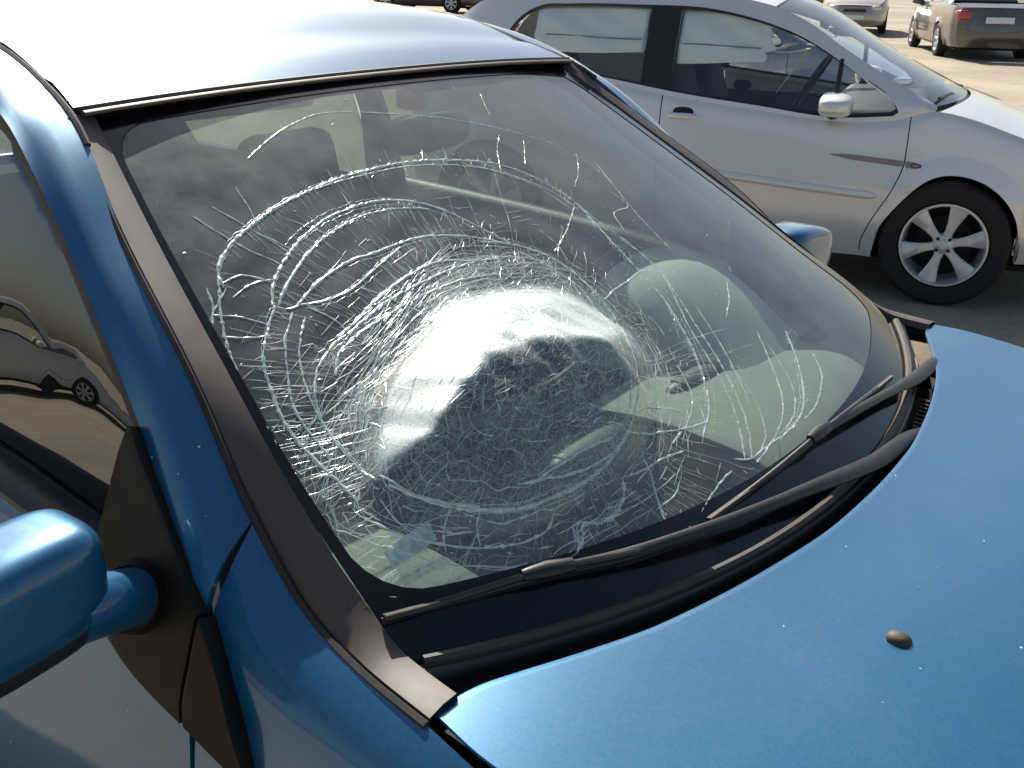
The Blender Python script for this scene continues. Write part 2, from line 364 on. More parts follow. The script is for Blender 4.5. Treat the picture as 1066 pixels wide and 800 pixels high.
def windshield_mats():
    m, ns, ls, last, out, dm = glass('shattered windshield glass', tint=(.80, .90, .86), f0=.085, dust=.105, dcol=(.66, .73, .71))
    at = N(ns, 'ShaderNodeAttribute'); at.attribute_name = 'craze_shade'
    tc = N(ns, 'ShaderNodeTexCoord')
    nz = noise(ns, ls, 40, 4, .6)
    ad = N(ns, 'ShaderNodeMixRGB'); ad.inputs[0].default_value = .03
    ls.new(tc.outputs['Object'], ad.inputs[1]); ls.new(nz.outputs['Color'], ad.inputs[2])
    def edges(scale, w):
        v = N(ns, 'ShaderNodeTexVoronoi', feature='DISTANCE_TO_EDGE'); v.inputs['Scale'].default_value = scale
        ls.new(ad.outputs[0], v.inputs['Vector'])
        return ramp(ns, ls, v.outputs[0], [(0, 1.0), (w, 0.0)])
    e1 = edges(95, .09); e2 = edges(220, .16)
    mxm = N(ns, 'ShaderNodeMath', operation='MAXIMUM'); ls.new(e1.outputs[0], mxm.inputs[0])
    e2h = N(ns, 'ShaderNodeMath', operation='MULTIPLY'); ls.new(e2.outputs[0], e2h.inputs[0]); e2h.inputs[1].default_value = .7; ls.new(e2h.outputs[0], mxm.inputs[1])
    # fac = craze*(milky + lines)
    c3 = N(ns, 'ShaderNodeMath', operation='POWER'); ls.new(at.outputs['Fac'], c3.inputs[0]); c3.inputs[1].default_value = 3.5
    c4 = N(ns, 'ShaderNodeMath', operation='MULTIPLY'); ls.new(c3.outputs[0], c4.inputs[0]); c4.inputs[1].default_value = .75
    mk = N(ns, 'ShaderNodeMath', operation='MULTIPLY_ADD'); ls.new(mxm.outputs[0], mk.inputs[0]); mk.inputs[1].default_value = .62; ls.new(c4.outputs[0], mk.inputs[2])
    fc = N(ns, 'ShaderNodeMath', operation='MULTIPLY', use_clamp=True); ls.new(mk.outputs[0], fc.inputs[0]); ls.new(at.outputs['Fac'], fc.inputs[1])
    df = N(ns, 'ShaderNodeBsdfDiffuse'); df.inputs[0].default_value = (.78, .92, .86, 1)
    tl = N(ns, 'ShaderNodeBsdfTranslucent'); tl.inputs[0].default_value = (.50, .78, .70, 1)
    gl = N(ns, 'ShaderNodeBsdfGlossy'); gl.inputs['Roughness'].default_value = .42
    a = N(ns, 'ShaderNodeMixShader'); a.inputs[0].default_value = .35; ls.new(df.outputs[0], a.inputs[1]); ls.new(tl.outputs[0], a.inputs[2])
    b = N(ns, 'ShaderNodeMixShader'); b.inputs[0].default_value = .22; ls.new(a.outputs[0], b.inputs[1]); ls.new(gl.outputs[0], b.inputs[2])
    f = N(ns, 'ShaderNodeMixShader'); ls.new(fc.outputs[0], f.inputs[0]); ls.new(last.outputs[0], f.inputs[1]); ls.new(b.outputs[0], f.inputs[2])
    ls.new(f.outputs[0], out.inputs[0])
    # crack lines
    m2, ns, ls, p = newmat('glass crack edges'); ns.remove(p)
    n = noise(ns, ls, 220, 3, .6)
    c = mixc(ns, ls, n.outputs[0], (.66, .88, .79), (.97, 1.0, .97))
    df = N(ns, 'ShaderNodeBsdfDiffuse'); tl = N(ns, 'ShaderNodeBsdfTranslucent'); ls.new(c, df.inputs[0]); ls.new(c, tl.inputs[0])
    gl = N(ns, 'ShaderNodeBsdfGlossy'); gl.inputs['Roughness'].default_value = .25
    a = N(ns, 'ShaderNodeMixShader'); a.inputs[0].default_value = .5; ls.new(df.outputs[0], a.inputs[1]); ls.new(tl.outputs[0], a.inputs[2])
    b = N(ns, 'ShaderNodeMixShader'); b.inputs[0].default_value = .2; ls.new(a.outputs[0], b.inputs[1]); ls.new(gl.outputs[0], b.inputs[2])
    tr = N(ns, 'ShaderNodeBsdfTransparent')
    n3 = noise(ns, ls, 130, 3, .7); rr = ramp(ns, ls, n3.outputs[0], [(.25, .35), (.55, 1.0)])
    f = N(ns, 'ShaderNodeMixShader'); ls.new(rr.outputs[0], f.inputs[0]); ls.new(tr.outputs[0], f.inputs[1]); ls.new(b.outputs[0], f.inputs[2])
    ls.new(f.outputs[0], ns['Material Output'].inputs[0])
    return m, m2
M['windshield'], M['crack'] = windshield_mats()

def build_windshield(car):
    nu, nv = 190, 150
    U, V = np.meshgrid(np.linspace(-1, 1, nu), np.linspace(0, 1, nv))
    P = S1(U.ravel(), V.ravel()).reshape(nv, nu, 3)
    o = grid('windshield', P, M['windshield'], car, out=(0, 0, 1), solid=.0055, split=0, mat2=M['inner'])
    tag(o, 'shattered laminated windshield bulging outward on the passenger side')
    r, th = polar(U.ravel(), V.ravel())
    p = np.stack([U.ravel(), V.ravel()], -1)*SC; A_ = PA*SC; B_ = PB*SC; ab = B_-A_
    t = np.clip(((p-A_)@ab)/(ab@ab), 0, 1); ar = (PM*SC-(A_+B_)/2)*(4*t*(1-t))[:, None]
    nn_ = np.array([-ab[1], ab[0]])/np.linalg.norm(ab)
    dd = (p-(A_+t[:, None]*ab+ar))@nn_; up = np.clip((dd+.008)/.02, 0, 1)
    cz = np.clip((1.10-r)/.2, 0, 1)*(.52+.48*up)  # crazing whiter above the crest, clearer below: dome light and shade painted in
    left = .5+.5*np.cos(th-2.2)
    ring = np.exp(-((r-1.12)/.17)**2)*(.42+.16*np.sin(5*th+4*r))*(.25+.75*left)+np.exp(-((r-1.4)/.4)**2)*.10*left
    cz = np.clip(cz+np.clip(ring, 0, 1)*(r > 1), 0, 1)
    at = o.data.attributes.new('craze_shade', 'FLOAT', 'POINT'); at.data.foreach_set('value', cz.astype(np.float32))
    # black printed border between the glass layers
    def rr_pt(t, hu0, hv0, hu1, hv1, rad_):
        # rounded rectangle in (u,v), t angle sample list -> param by perimeter
        pts = []
        for cx, cy, a0 in ((hu1-rad_[0], hv1-rad_[1], 0), (hu0+rad_[0], hv1-rad_[1], 90), (hu0+rad_[0], hv0+rad_[1], 180), (hu1-rad_[0], hv0+rad_[1], 270)):
            for k in range(9):
                q = rad(a0+k*90/8); pts.append((cx+rad_[0]*math.cos(q), cy+rad_[1]*math.sin(q)))
        pts.append(pts[0]); return resample(pts, t, False)
    n = 240
    inner = rr_pt(n, -.982, .098, .935, .975, (.07, .075)); outer = rr_pt(n, -.999, .001, .999, .999, (.004, .004))
    # the lower border is wider in the middle where the blades park
    inner[:, 1] -= np.where(inner[:, 1] < .4, .012*np.cos(inner[:, 0]*1.2), 0)
    rows = []
    for k in np.linspace(0, 1, 9):
        q = outer*(1-k)+inner*k
        rows.append(S1(q[:, 0], q[:, 1], .0012))
    fr = grid('border_band', np.stack(rows), M['frit'], o, out=(0, 0, 1), split=0)
    return o
M['frit'] = plain('black printed glass border', (.006, .006, .008), .12, var=.1, spec=.5)

CRACKS = []   # polylines in windshield (u, v): (width mm, [(u, v)...])
CRACKS = [
    (2.6, [(-0.9278,0.6169),(-0.917,0.6475),(-0.8709,0.688),(-0.7957,0.7202),(-0.7087,0.746),(-0.6167,0.7624),(-0.5193,0.7759),(-0.4078,0.7815),(-0.2937,0.7814),(-0.1819,0.7733),(-0.0762,0.7563),(0.0067,0.7344),(0.0678,0.6991),(0.0996,0.6597),(0.1143,0.6122),(0.105,0.5821)]),
    (1.6, [(-0.6756,0.7551),(-0.5563,0.7682),(-0.4183,0.7733),(-0.2744,0.7711),(-0.1531,0.7566),(-0.0452,0.7286),(0.0307,0.6913),(0.0828,0.6407),(0.0937,0.5942)]),
    (1.6, [(-0.1152,0.7565),(-0.0241,0.7178),(0.0481,0.6672),(0.0705,0.6027)]),
    (1.7, [(0.1143,0.6122),(0.117,0.5597),(0.1293,0.5119),(0.1312,0.4666),(0.1194,0.4246),(0.0978,0.3953)]),
    (1.0, [(0.0935,0.5812),(0.115,0.5269),(0.1317,0.4814),(0.1699,0.449)]),
    (2.4, [(-0.8604,0.567),(-0.8395,0.5971),(-0.7999,0.6285),(-0.7545,0.6558),(-0.6921,0.6828),(-0.6251,0.7017),(-0.549,0.7118),(-0.4752,0.715),(-0.4008,0.7037),(-0.3411,0.679),(-0.2956,0.6434),(-0.2701,0.6066),(-0.237,0.5694)]),
    (2.0, [(-0.8502,0.5649),(-0.8053,0.5994),(-0.7467,0.633),(-0.6738,0.6638),(-0.6179,0.6785),(-0.5443,0.6913),(-0.4725,0.6935),(-0.4091,0.6859),(-0.3565,0.6747)]),
    (2.4, [(-0.8161,0.5576),(-0.7667,0.5818),(-0.7159,0.5987),(-0.6505,0.6128),(-0.5728,0.6173),(-0.5223,0.6228),(-0.4701,0.6256),(-0.4148,0.6204),(-0.3491,0.6072),(-0.2835,0.5867),(-0.2345,0.5645)]),
    (2.0, [(-0.8195,0.5583),(-0.7586,0.5533),(-0.7068,0.5592),(-0.644,0.5782),(-0.5801,0.5983),(-0.5195,0.6159)]),
    (2.2, [(-0.7874,0.4864),(-0.7304,0.5071),(-0.6546,0.5362),(-0.5824,0.5551),(-0.5135,0.5674),(-0.4498,0.5706),(-0.3867,0.5579),(-0.3119,0.5467)]),
    (2.2, [(-0.8599,0.4431),(-0.8108,0.4733),(-0.7389,0.4972),(-0.6508,0.5243),(-0.5652,0.5392),(-0.4746,0.5505),(-0.3643,0.5529),(-0.2562,0.5407),(-0.1843,0.5112)]),
    (1.8, [(-0.8376,0.4244),(-0.8123,0.4541),(-0.7529,0.4808),(-0.6662,0.5015),(-0.5654,0.5204),(-0.4574,0.5267),(-0.3525,0.5199)]),
    (1.3, [(-0.6763,0.561),(-0.648,0.543),(-0.6226,0.5115),(-0.5947,0.493)]),
    (1.3, [(-0.8017,0.5501),(-0.7785,0.5285),(-0.7653,0.4944),(-0.7874,0.4864)]),
    (1.6, [(-0.8604,0.567),(-0.8378,0.5547),(-0.8127,0.5568)]),
    (1.3, [(-0.9271,0.6244),(-0.8796,0.6318),(-0.8515,0.6199),(-0.8311,0.6032)]),
    (1.2, [(-0.9197,0.596),(-0.8724,0.6127),(-0.8266,0.6122)]),
    (1.6, [(-0.917,0.6475),(-0.9522,0.5845),(-0.9718,0.5334),(-0.9834,0.4743),(-0.9879,0.4168),(-0.9841,0.3595),(-0.9876,0.3086),(-0.9991,0.2608)]),
    (2.0, [(-0.857,0.5663),(-0.8973,0.525),(-0.9358,0.4737),(-0.9496,0.4234),(-0.9573,0.3757),(-0.9528,0.3397),(-0.9394,0.2863),(-0.9272,0.234)]),
    (1.5, [(-0.8329,0.5479),(-0.8832,0.4967),(-0.9112,0.4438),(-0.9322,0.3926),(-0.9303,0.3524),(-0.9243,0.304)]),
    (1.3, [(-0.8177,0.5342),(-0.8617,0.4882),(-0.8907,0.4333),(-0.9027,0.3771),(-0.9018,0.3276),(-0.8897,0.2745)]),
    (1.5, [(-0.8599,0.4431),(-0.8882,0.4059),(-0.9025,0.3615),(-0.9015,0.3137),(-0.8893,0.255)]),
    (1.2, [(-0.9211,0.6154),(-0.9726,0.5705),(-0.9937,0.5209),(-0.9998,0.4613),(-0.9966,0.3997)]),
    (1.4, [(-0.9879,0.4168),(-0.9917,0.3856),(-0.9905,0.3503),(-0.9913,0.3096),(-0.9949,0.2869)]),
    (1.2, [(-0.9561,0.6232),(-0.9634,0.5871),(-0.9979,0.5488)]),
    (2.2, [(-0.3138,0.5879),(-0.2215,0.562),(-0.1613,0.5138),(-0.1487,0.4552),(-0.1678,0.3925),(-0.2482,0.3277),(-0.3081,0.2757),(-0.3629,0.2409),(-0.4287,0.2097),(-0.4879,0.1878)]),
    (1.6, [(-0.2381,0.5516),(-0.201,0.5021),(-0.1836,0.4505),(-0.234,0.3814),(-0.3003,0.3187),(-0.3462,0.2708),(-0.3945,0.2358)]),
    (2.2, [(-0.4879,0.1878),(-0.556,0.1715),(-0.6247,0.1627),(-0.6954,0.1574),(-0.7538,0.1626),(-0.8062,0.1786),(-0.8508,0.2035),(-0.8806,0.2364)]),
    (1.6, [(-0.4287,0.2097),(-0.4843,0.1919),(-0.5524,0.1831),(-0.6297,0.1815),(-0.7029,0.1851)]),
    (1.6, [(-0.8825,0.2551),(-0.864,0.218),(-0.8277,0.1931),(-0.7792,0.1732)]),
    (1.5, [(-0.6671,0.1841),(-0.5942,0.1975),(-0.5354,0.2042),(-0.4729,0.2066)]),
    (1.6, [(-0.9327,0.2067),(-0.905,0.1727),(-0.8519,0.1425),(-0.7875,0.1245),(-0.7221,0.122),(-0.6822,0.1307),(-0.6635,0.1473)]),
    (1.3, [(-0.9325,0.1624),(-0.8996,0.137),(-0.8629,0.1168),(-0.8207,0.1033),(-0.771,0.0874)]),
    (1.2, [(-0.9003,0.2254),(-0.8952,0.1872),(-0.8791,0.1572)]),
    (1.1, [(-0.8191,0.1822),(-0.8418,0.1642),(-0.859,0.1345)]),
    (1.1, [(-0.7806,0.171),(-0.7968,0.1521),(-0.806,0.1316)]),
    (2.2, [(-0.7161,0.0793),(-0.6711,0.0885),(-0.6401,0.1084),(-0.6311,0.1185),(-0.596,0.1139),(-0.5554,0.1201),(-0.518,0.1381),(-0.4951,0.1597)]),
    (1.4, [(-0.665,0.0854),(-0.6557,0.1063),(-0.6465,0.1224)]),
    (1.5, [(-0.4305,0.2076),(-0.3539,0.2007),(-0.2932,0.1907),(-0.2084,0.1833)]),
    (1.4, [(-0.4951,0.1597),(-0.4435,0.1586),(-0.3852,0.1627),(-0.3223,0.1611)]),
    (1.3, [(-0.413,0.184),(-0.4323,0.1556),(-0.4627,0.117),(-0.4777,0.092)]),
    (1.6, [(-0.4453,0.1426),(-0.4627,0.117),(-0.481,0.0897),(-0.4827,0.0652)]),
    (1.4, [(-0.2558,0.1079),(-0.3163,0.0994),(-0.3695,0.0866),(-0.4358,0.069),(-0.4823,0.0636)]),
    (1.8, [(0.105,0.5821),(0.0733,0.5086),(0.0517,0.4407),(0.034,0.3874),(-0.0163,0.3211),(-0.0856,0.2547),(-0.1555,0.2054),(-0.2474,0.1673)]),
    (1.6, [(0.1194,0.4246),(0.0613,0.3693),(-0.0019,0.3033),(-0.0409,0.2448),(-0.0911,0.1893),(-0.1536,0.1412),(-0.2018,0.1102)]),
    (1.6, [(0.0978,0.3953),(0.0463,0.3284),(0.0004,0.2608),(-0.054,0.1984),(-0.1225,0.1412),(-0.1815,0.1076)]),
    (1.2, [(0.1051,0.3474),(0.0644,0.2905),(0.0012,0.2187),(-0.0455,0.1758)]),
    (1.4, [(0.3294,0.3607),(0.2518,0.3317),(0.1722,0.3095)]),
    (1.8, [(0.328,0.2315),(0.2459,0.1835),(0.172,0.1488),(0.0779,0.1192),(0.0015,0.1113),(-0.0623,0.1081)]),
    (1.5, [(0.3346,0.1746),(0.2859,0.1437),(0.232,0.1294),(0.1324,0.1125),(0.0685,0.11)]),
    (1.5, [(0.2209,0.2615),(0.1395,0.2014),(0.0578,0.15),(-0.0246,0.1234),(-0.114,0.1085),(-0.1795,0.0997)]),
    (1.3, [(0.2046,0.2316),(0.1514,0.1699),(0.073,0.1308),(-0.0196,0.1142)]),
    (1.2, [(0.0146,0.2399),(-0.0184,0.1778),(-0.0812,0.1285),(-0.1591,0.1059)]),
    (1.6, [(-0.2233,0.1196),(-0.1882,0.1097),(-0.131,0.11),(-0.057,0.1103),(0.0285,0.1106)]),
    (1.2, [(-0.1344,0.2784),(-0.1724,0.23),(-0.2508,0.1953),(-0.335,0.1768)]),
    (1.2, [(-0.2896,0.2761),(-0.1984,0.2551),(-0.1797,0.2225),(-0.2084,0.1833)]),
    (1.2, [(-0.3875,0.2297),(-0.2818,0.2282),(-0.243,0.2074),(-0.2557,0.1699)]),
    (1.5, [(0.1235,0.4262),(0.0746,0.4428),(-0.0098,0.4382),(-0.0914,0.43),(-0.1443,0.4214)]),
    (1.3, [(0.304,0.6149),(0.3096,0.586),(0.1986,0.5633),(0.1703,0.5296)]),
    (1.2, [(0.0941,0.6072),(-0.027,0.5648),(-0.1385,0.5314)]),
    (1.2, [(-0.1144,0.5785),(-0.1128,0.5418),(-0.1302,0.5068)]),
    (1.1, [(0.4004,0.6887),(0.3456,0.6224),(0.2949,0.5472),(0.2534,0.4564)]),
    (1.1, [(-0.6938,0.8556),(-0.6239,0.8799),(-0.5185,0.9088),(-0.4079,0.9253),(-0.3335,0.9244),(-0.1956,0.9064),(-0.0558,0.8834),(0.0656,0.8566),(0.1777,0.821),(0.2533,0.7922)]),
    (1.0, [(0.2533,0.7922),(0.3269,0.7512),(0.3636,0.6929),(0.3617,0.6285)]),
    (0.8, [(0.2915,0.9218),(0.2375,0.8821),(0.211,0.8601)]),
    (0.8, [(-0.8521,0.7734),(-0.8092,0.7232),(-0.7602,0.657)]),
    (0.8, [(-0.7725,0.8017),(-0.777,0.7443),(-0.7872,0.7078)]),
    (0.8, [(-0.9035,0.7624),(-0.8573,0.7018),(-0.8318,0.6715)]),
    (0.8, [(0.1482,0.8067),(0.0499,0.7616),(-0.0176,0.7168)]),
    (0.8, [(0.2204,0.784),(0.1513,0.749),(0.0993,0.7217)]),
    (0.8, [(0.3685,0.7223),(0.2695,0.6767),(0.1802,0.647)]),
    (1.0, [(-0.9854,0.5367),(-0.9416,0.5225),(-0.9009,0.5165)]),
    (1.0, [(-0.9708,0.5738),(-0.9287,0.5596),(-0.8917,0.5367)]),
    (1.0, [(-0.8318,0.6715),(-0.802,0.6454),(-0.79,0.6304)]),
    (1.0, [(-0.7846,0.6968),(-0.7544,0.6641),(-0.7413,0.6528)]),
    (1.0, [(-0.709,0.7179),(-0.6671,0.684),(-0.6466,0.6669)]),
    (1.0, [(-0.536,0.7484),(-0.5414,0.7261),(-0.5442,0.7087)]),
]

def build_cracks(ws):
    V = []; F = []
    rng = np.random.default_rng(3)
    JOBS = []
    def ribbon(uv, wmm, jit=.35):
        uv = np.asarray(uv, float)
        keep = (np.abs(uv[:, 0]) < .985) & (uv[:, 1] > .015) & (uv[:, 1] < .985)
        uv = uv[keep]
        if len(uv) > 1: JOBS.append((uv, wmm, jit))
    def flush():
        ALL = np.concatenate([q for q, _, _ in JOBS]); PP = S1(ALL[:, 0], ALL[:, 1], .0006); NN = nrm1(ALL[:, 0], ALL[:, 1]); k0 = 0
        for uv, wmm, jit in JOBS:
            n = len(uv); P = PP[k0:k0+n]; Nn = NN[k0:k0+n]; k0 += n
            T = np.gradient(P, axis=0); T /= np.linalg.norm(T, axis=1)[:, None]+1e-9
            B = np.cross(Nn, T); b0 = len(V)
            wd = wmm*.0005*(1+jit*rng.normal(size=n)); wd = np.clip(wd, .00016, .004)
            wd[0] *= .5; wd[-1] *= .5
            lift = (np.abs(rng.normal(size=n))*.25+.2)*wd
            X = np.stack([P-B*wd[:, None], P+Nn*lift[:, None], P+B*wd[:, None]], 1).reshape(-1, 3)
            V.extend(X.tolist())
            for i in range(n-1):
                a = b0+3*i
                F.append((a, a+3, a+4, a+1)); F.append((a+1, a+4, a+5, a+2))
    def dens(uv, step=.007, wob=.0004):
        uv = np.asarray(uv, float); M2 = uv*np.array([.62, .96])
        L = np.linalg.norm(np.diff(M2, axis=0), axis=1).sum(); n = max(3, int(L/step))
        q = resample(uv, n, len(uv) > 2)
        w_ = rng.normal(size=(n, 2))*wob; w_[1:-1] = (w_[:-2]+w_[1:-1]*2+w_[2:])/3
        return q+w_*np.array([1.6, 1.0])
    for wmm, pl in CRACKS:
        q = dens(pl, .005, wob=.0004); ribbon(q, wmm*1.8)
        # thin companions and feathery splinters along the bold lines
        if wmm >= 1.8:
            for k in range(2):
                s = rng.normal(size=2)*.006; i0 = rng.integers(0, max(1, len(q)//3)); i1 = rng.integers(len(q)*2//3, len(q))
                ribbon(q[i0:i1]+s+rng.normal(size=(i1-i0, 2))*.0008, .7)
            for k in range(int(len(q)*1.1)):
                i = rng.integers(1, len(q)-1); p = q[i]; cdir = np.array([BU, BV])-p; cdir = cdir/np.linalg.norm(cdir)
                cdir = cdir*rng.choice([-1, 1], p=[.3, .7])+rng.normal(size=2)*.25
                L = abs(rng.normal())*.018+.006
                ribbon(np.stack([p, p+cdir*L*.5+rng.normal(size=2)*.001, p+cdir*L]), .55)
    # radial cracks around the dome, fading outward
    for k in range(300):
        th = rng.uniform(0, 2*math.pi)
        if math.sin(th) > .2 and math.cos(th) > -.2 and rng.random() < .75: continue
        r0 = rng.uniform(.85, 1.35); r1 = r0+abs(rng.normal())*.42+.1
        # longer on the upper left and right, where the sheet is free
        if math.cos(th-2.4) > .2: r1 += rng.uniform(0, .35)
        rs = np.linspace(r0, min(r1, 2.5), 9); t2 = th+np.cumsum(rng.normal(size=9))*.006
        q = unpolar(rs, t2)
        ribbon(q, rng.uniform(.3, .6))
    # joined web of rings and spokes, dense in and around the dome and thinning outward
    rads = list(np.arange(.10, 1.0, .062))+list(np.arange(1.0, 1.35, .045))+list(np.arange(1.35, 2.15, .075))
    nt_ = 84; ph = rng.uniform(0, 6.28, 6)
    th0 = np.linspace(0, 2*math.pi, nt_, endpoint=False)
    node = []
    for i, r in enumerate(rads):
        tj = th0+rng.normal(size=nt_)*.022+.25*math.sin(i*.9)*.1
        rj = r*(1+.030*np.sin(2*th0+ph[0]+i*.35)+.022*np.sin(5*th0+ph[1]+i*.6))+rng.normal(size=nt_)*.010
        node.append(unpolar(rj, tj))
    def dense(r, th):      # how thickly this spot is cracked
        left = .5+.5*math.cos(th-2.5)          # image left / upper left
        if r < 1.0: return .80
        if r < 1.35: return .45+.45*left
        return max(0, (.08+.42*left)*(2.2-r)/.85)
    for i, r in enumerate(rads):
        run = []
        for j in range(nt_+1):
            jj = j % nt_; pr = dense(r, th0[jj])
            if rng.random() < pr: 
                if not run: run = [node[i][jj]]
                run.append(node[i][(jj+1) % nt_]+0)
            else:
                if len(run) > 1: ribbon(dens(np.array(run), .006, .0004), rng.uniform(.35, 1.0)*(1.6 if .9 < r < 1.4 else 1))
                run = []
        if len(run) > 1: ribbon(dens(np.array(run), .006, .0004), rng.uniform(.4, .9))
    for j in range(nt_):
        run = []
        for i in range(len(rads)-1):
            pr = dense(rads[i], th0[j])*(.62 if rads[i] > .35 else .3)
            if rng.random() < pr:
                if not run: run = [node[i][j]]
                # now and then the spoke jumps to its neighbour
                run.append(node[i+1][(j+(rng.random() < .12)) % nt_])
            else:
                if len(run) > 1: ribbon(np.array(run), rng.uniform(.3, .75))
                run = []
        if len(run) > 1: ribbon(np.array(run), rng.uniform(.3, .7))
    # diagonal shards inside the dome
    for k in range(420):
        i = rng.integers(1, 22); j = rng.integers(0, nt_); di = rng.integers(1, 3); dj = rng.integers(-3, 4)
        ribbon(np.stack([node[i][j], (node[i][j]+node[i+di][(j+dj) % nt_])/2+rng.normal(size=2)*.002, node[i+di][(j+dj) % nt_]]), rng.uniform(.3, .6))
    # crushed mesh thick round the upper and left rim
    ri = [i for i, r in enumerate(rads) if .88 < r < 1.55]
    for k in range(900):
        i = ri[min(len(ri)-3, int(abs(rng.normal())*5))]; th = 2.2+rng.normal()*.95; j = int(th/(2*math.pi)*nt_) % nt_
        di = rng.integers(0, 3); dj = rng.integers(-3, 4)
        a_, b_ = node[i][j], node[min(i+di, len(rads)-1)][(j+dj) % nt_]
        if np.abs(a_-b_).sum() > 1e-4: ribbon(np.stack([a_, (a_+b_)/2+rng.normal(size=2)*.0025, b_]), rng.uniform(.35, 1.0))
    # chips and sparkles
    for k in range(520):
        th = rng.uniform(0, 2*math.pi); r = abs(rng.normal())*.9+.8
        p = unpolar([r*1.1], np.array([th]))[0]
        d = rng.normal(size=2)*.0022
        ribbon(np.stack([p-d, p, p+d]), rng.uniform(.8, 2.2))
    flush()
    o = link('cracks', V, F, M['crack'], ws, smooth=False, split=0)
    tag(o, 'white green web of cracks and splinters over the glass', kind='stuff')

# ------------------------------------------------------------------ wheels (shared by all cars)
def build_wheel(parent, x, y, r, s, rimr=.2, spokes=6, name='wheel', matr=None):
    wd = .19
    e = empty(name, (x, y*s, r), 0, parent)
    t = lathe('tyre', [(rimr, .06), (rimr+.012, .085), (r-.05, .097), (r-.018, .092), (r-.004, .075), (r, .04), (r, -.04), (r-.004, -.075), (r-.03, -.095), (rimr, -.08)], M['tyre'], e, 48, split=40)
    prof = [(rimr+.004, .082), (rimr+.002, .090), (rimr-.008, .090), (rimr-.014, .075), (rimr-.02, .02), (rimr-.03, -.06)]
    lathe('rim', prof, matr or M['alloy'], e, 48, split=40)
    # spokes: tapered blades from hub to rim
    V = []; F = []
    for k in range(spokes):
        a = 2*math.pi*k/spokes+.25
        ca, sa = math.cos(a), math.sin(a)
        prof = []
        for (rr, hw, yo) in ((.030, .024, .066), (.07, .021, .070), (.11, .026, .072), (.15, .036, .075), (rimr-.006, .050, .078)):
            for (dw, dy) in ((-hw, -.006), (-hw*.75, 0), (hw*.75, 0), (hw, -.006), (hw*.8, -.03), (-hw*.8, -.03)):
                px, pz = rr*ca-dw*sa, rr*sa+dw*ca
                prof.append((px, yo+dy, pz))
        b0 = len(V); V += prof
        for i in range(4):
            for j in range(6): F.append((b0+i*6+j, b0+i*6+(j+1) % 6, b0+(i+1)*6+(j+1) % 6, b0+(i+1)*6+j))
    o = fixn(link('spokes', V, F, matr or M['alloy'], e, split=30))
    lathe('hub_cap', [(.001, .079), (.022, .078), (.028, .073), (.045, .070), (.052, .062), (.055, .03)], matr or M['alloy'], e, 24)
    for k in range(4):
        a = math.pi/4+k*math.pi/2
        lathe('wheel_bolt', [(.001, .076), (.008, .076), (.009, .06)], M['dark'], e, 10, loc=(.040*math.cos(a), 0, .040*math.sin(a)))
    lathe('brake_disc', [(.02, -.0), (.135, -.0), (.135, -.02), (.02, -.02)], M['dark'], e, 32)
    lathe('wheel_backing', [(.001, -.055), (rimr-.02, -.055)], M['dark'], e, 32)
    e.scale = (1, -1 if s < 0 else 1, 1)   # outer face outward
    return e

# ------------------------------------------------------------------ blue hatchback
car = empty('blue_hatchback', (0, 0, 0))
tag(car, 'blue metallic hatchback in the foreground with a smashed windshield', 'car')

ws = build_windshield(car); build_cracks(ws)

# key lines, right side given with positive y, mirrored with s
Q = [(-.207, .697, 1.071), (-.335, .66, 1.19), (-.51, .612, 1.304), (-.676, .557, 1.421), (-.78, .533, 1.456), (-.91, .517, 1.493), (-1.2, .52, 1.515), (-1.6, .52, 1.512), (-2.0, .51, 1.478), (-2.28, .50, 1.42), (-2.44, .57, 1.22), (-2.52, .63, 1.06)]
D = [(-.207, .777, .972), (-.232, .760, 1.025), (-.29, .742, 1.075), (-.365, .716, 1.141), (-.463, .69, 1.234), (-.615, .65, 1.358), (-.735, .622, 1.428), (-.9, .606, 1.455), (-1.2, .603, 1.468), (-1.6, .603, 1.460), (-1.9, .61, 1.42), (-2.08, .63, 1.33), (-2.17, .69, 1.17), (-2.18, .74, 1.085)]
Tn = [(.069, .735, .977), (-.02, .725, .986), (-.104, .712, 1.006), (-.2, .695, 1.075), (-.335, .66, 1.192), (-.51, .612, 1.306), (-.676, .557, 1.423)]
In = [(.085, .700, .980), (.0, .691, .988), (-.086, .681, 1.034), (-.195, .661, 1.104), (-.315, .631, 1.184), (-.5, .581, 1.302), (-.678, .527, 1.417)]
Dq = resample(D, 200)
BELT = [(-2.6, 1.10), (-2.2, 1.085), (-1.6, 1.07), (-1.0, 1.05), (-.64, 1.03), (-.4, .998), (-.28, .985), (-.1, .98)]
def belt_z(x): return it1(BELT, x)
BW = [(-2.6, .66), (-2.3, .735), (-1.8, .768), (-1.2, .778), (-.6, .776), (-.3, .772), (-.1, .77)]

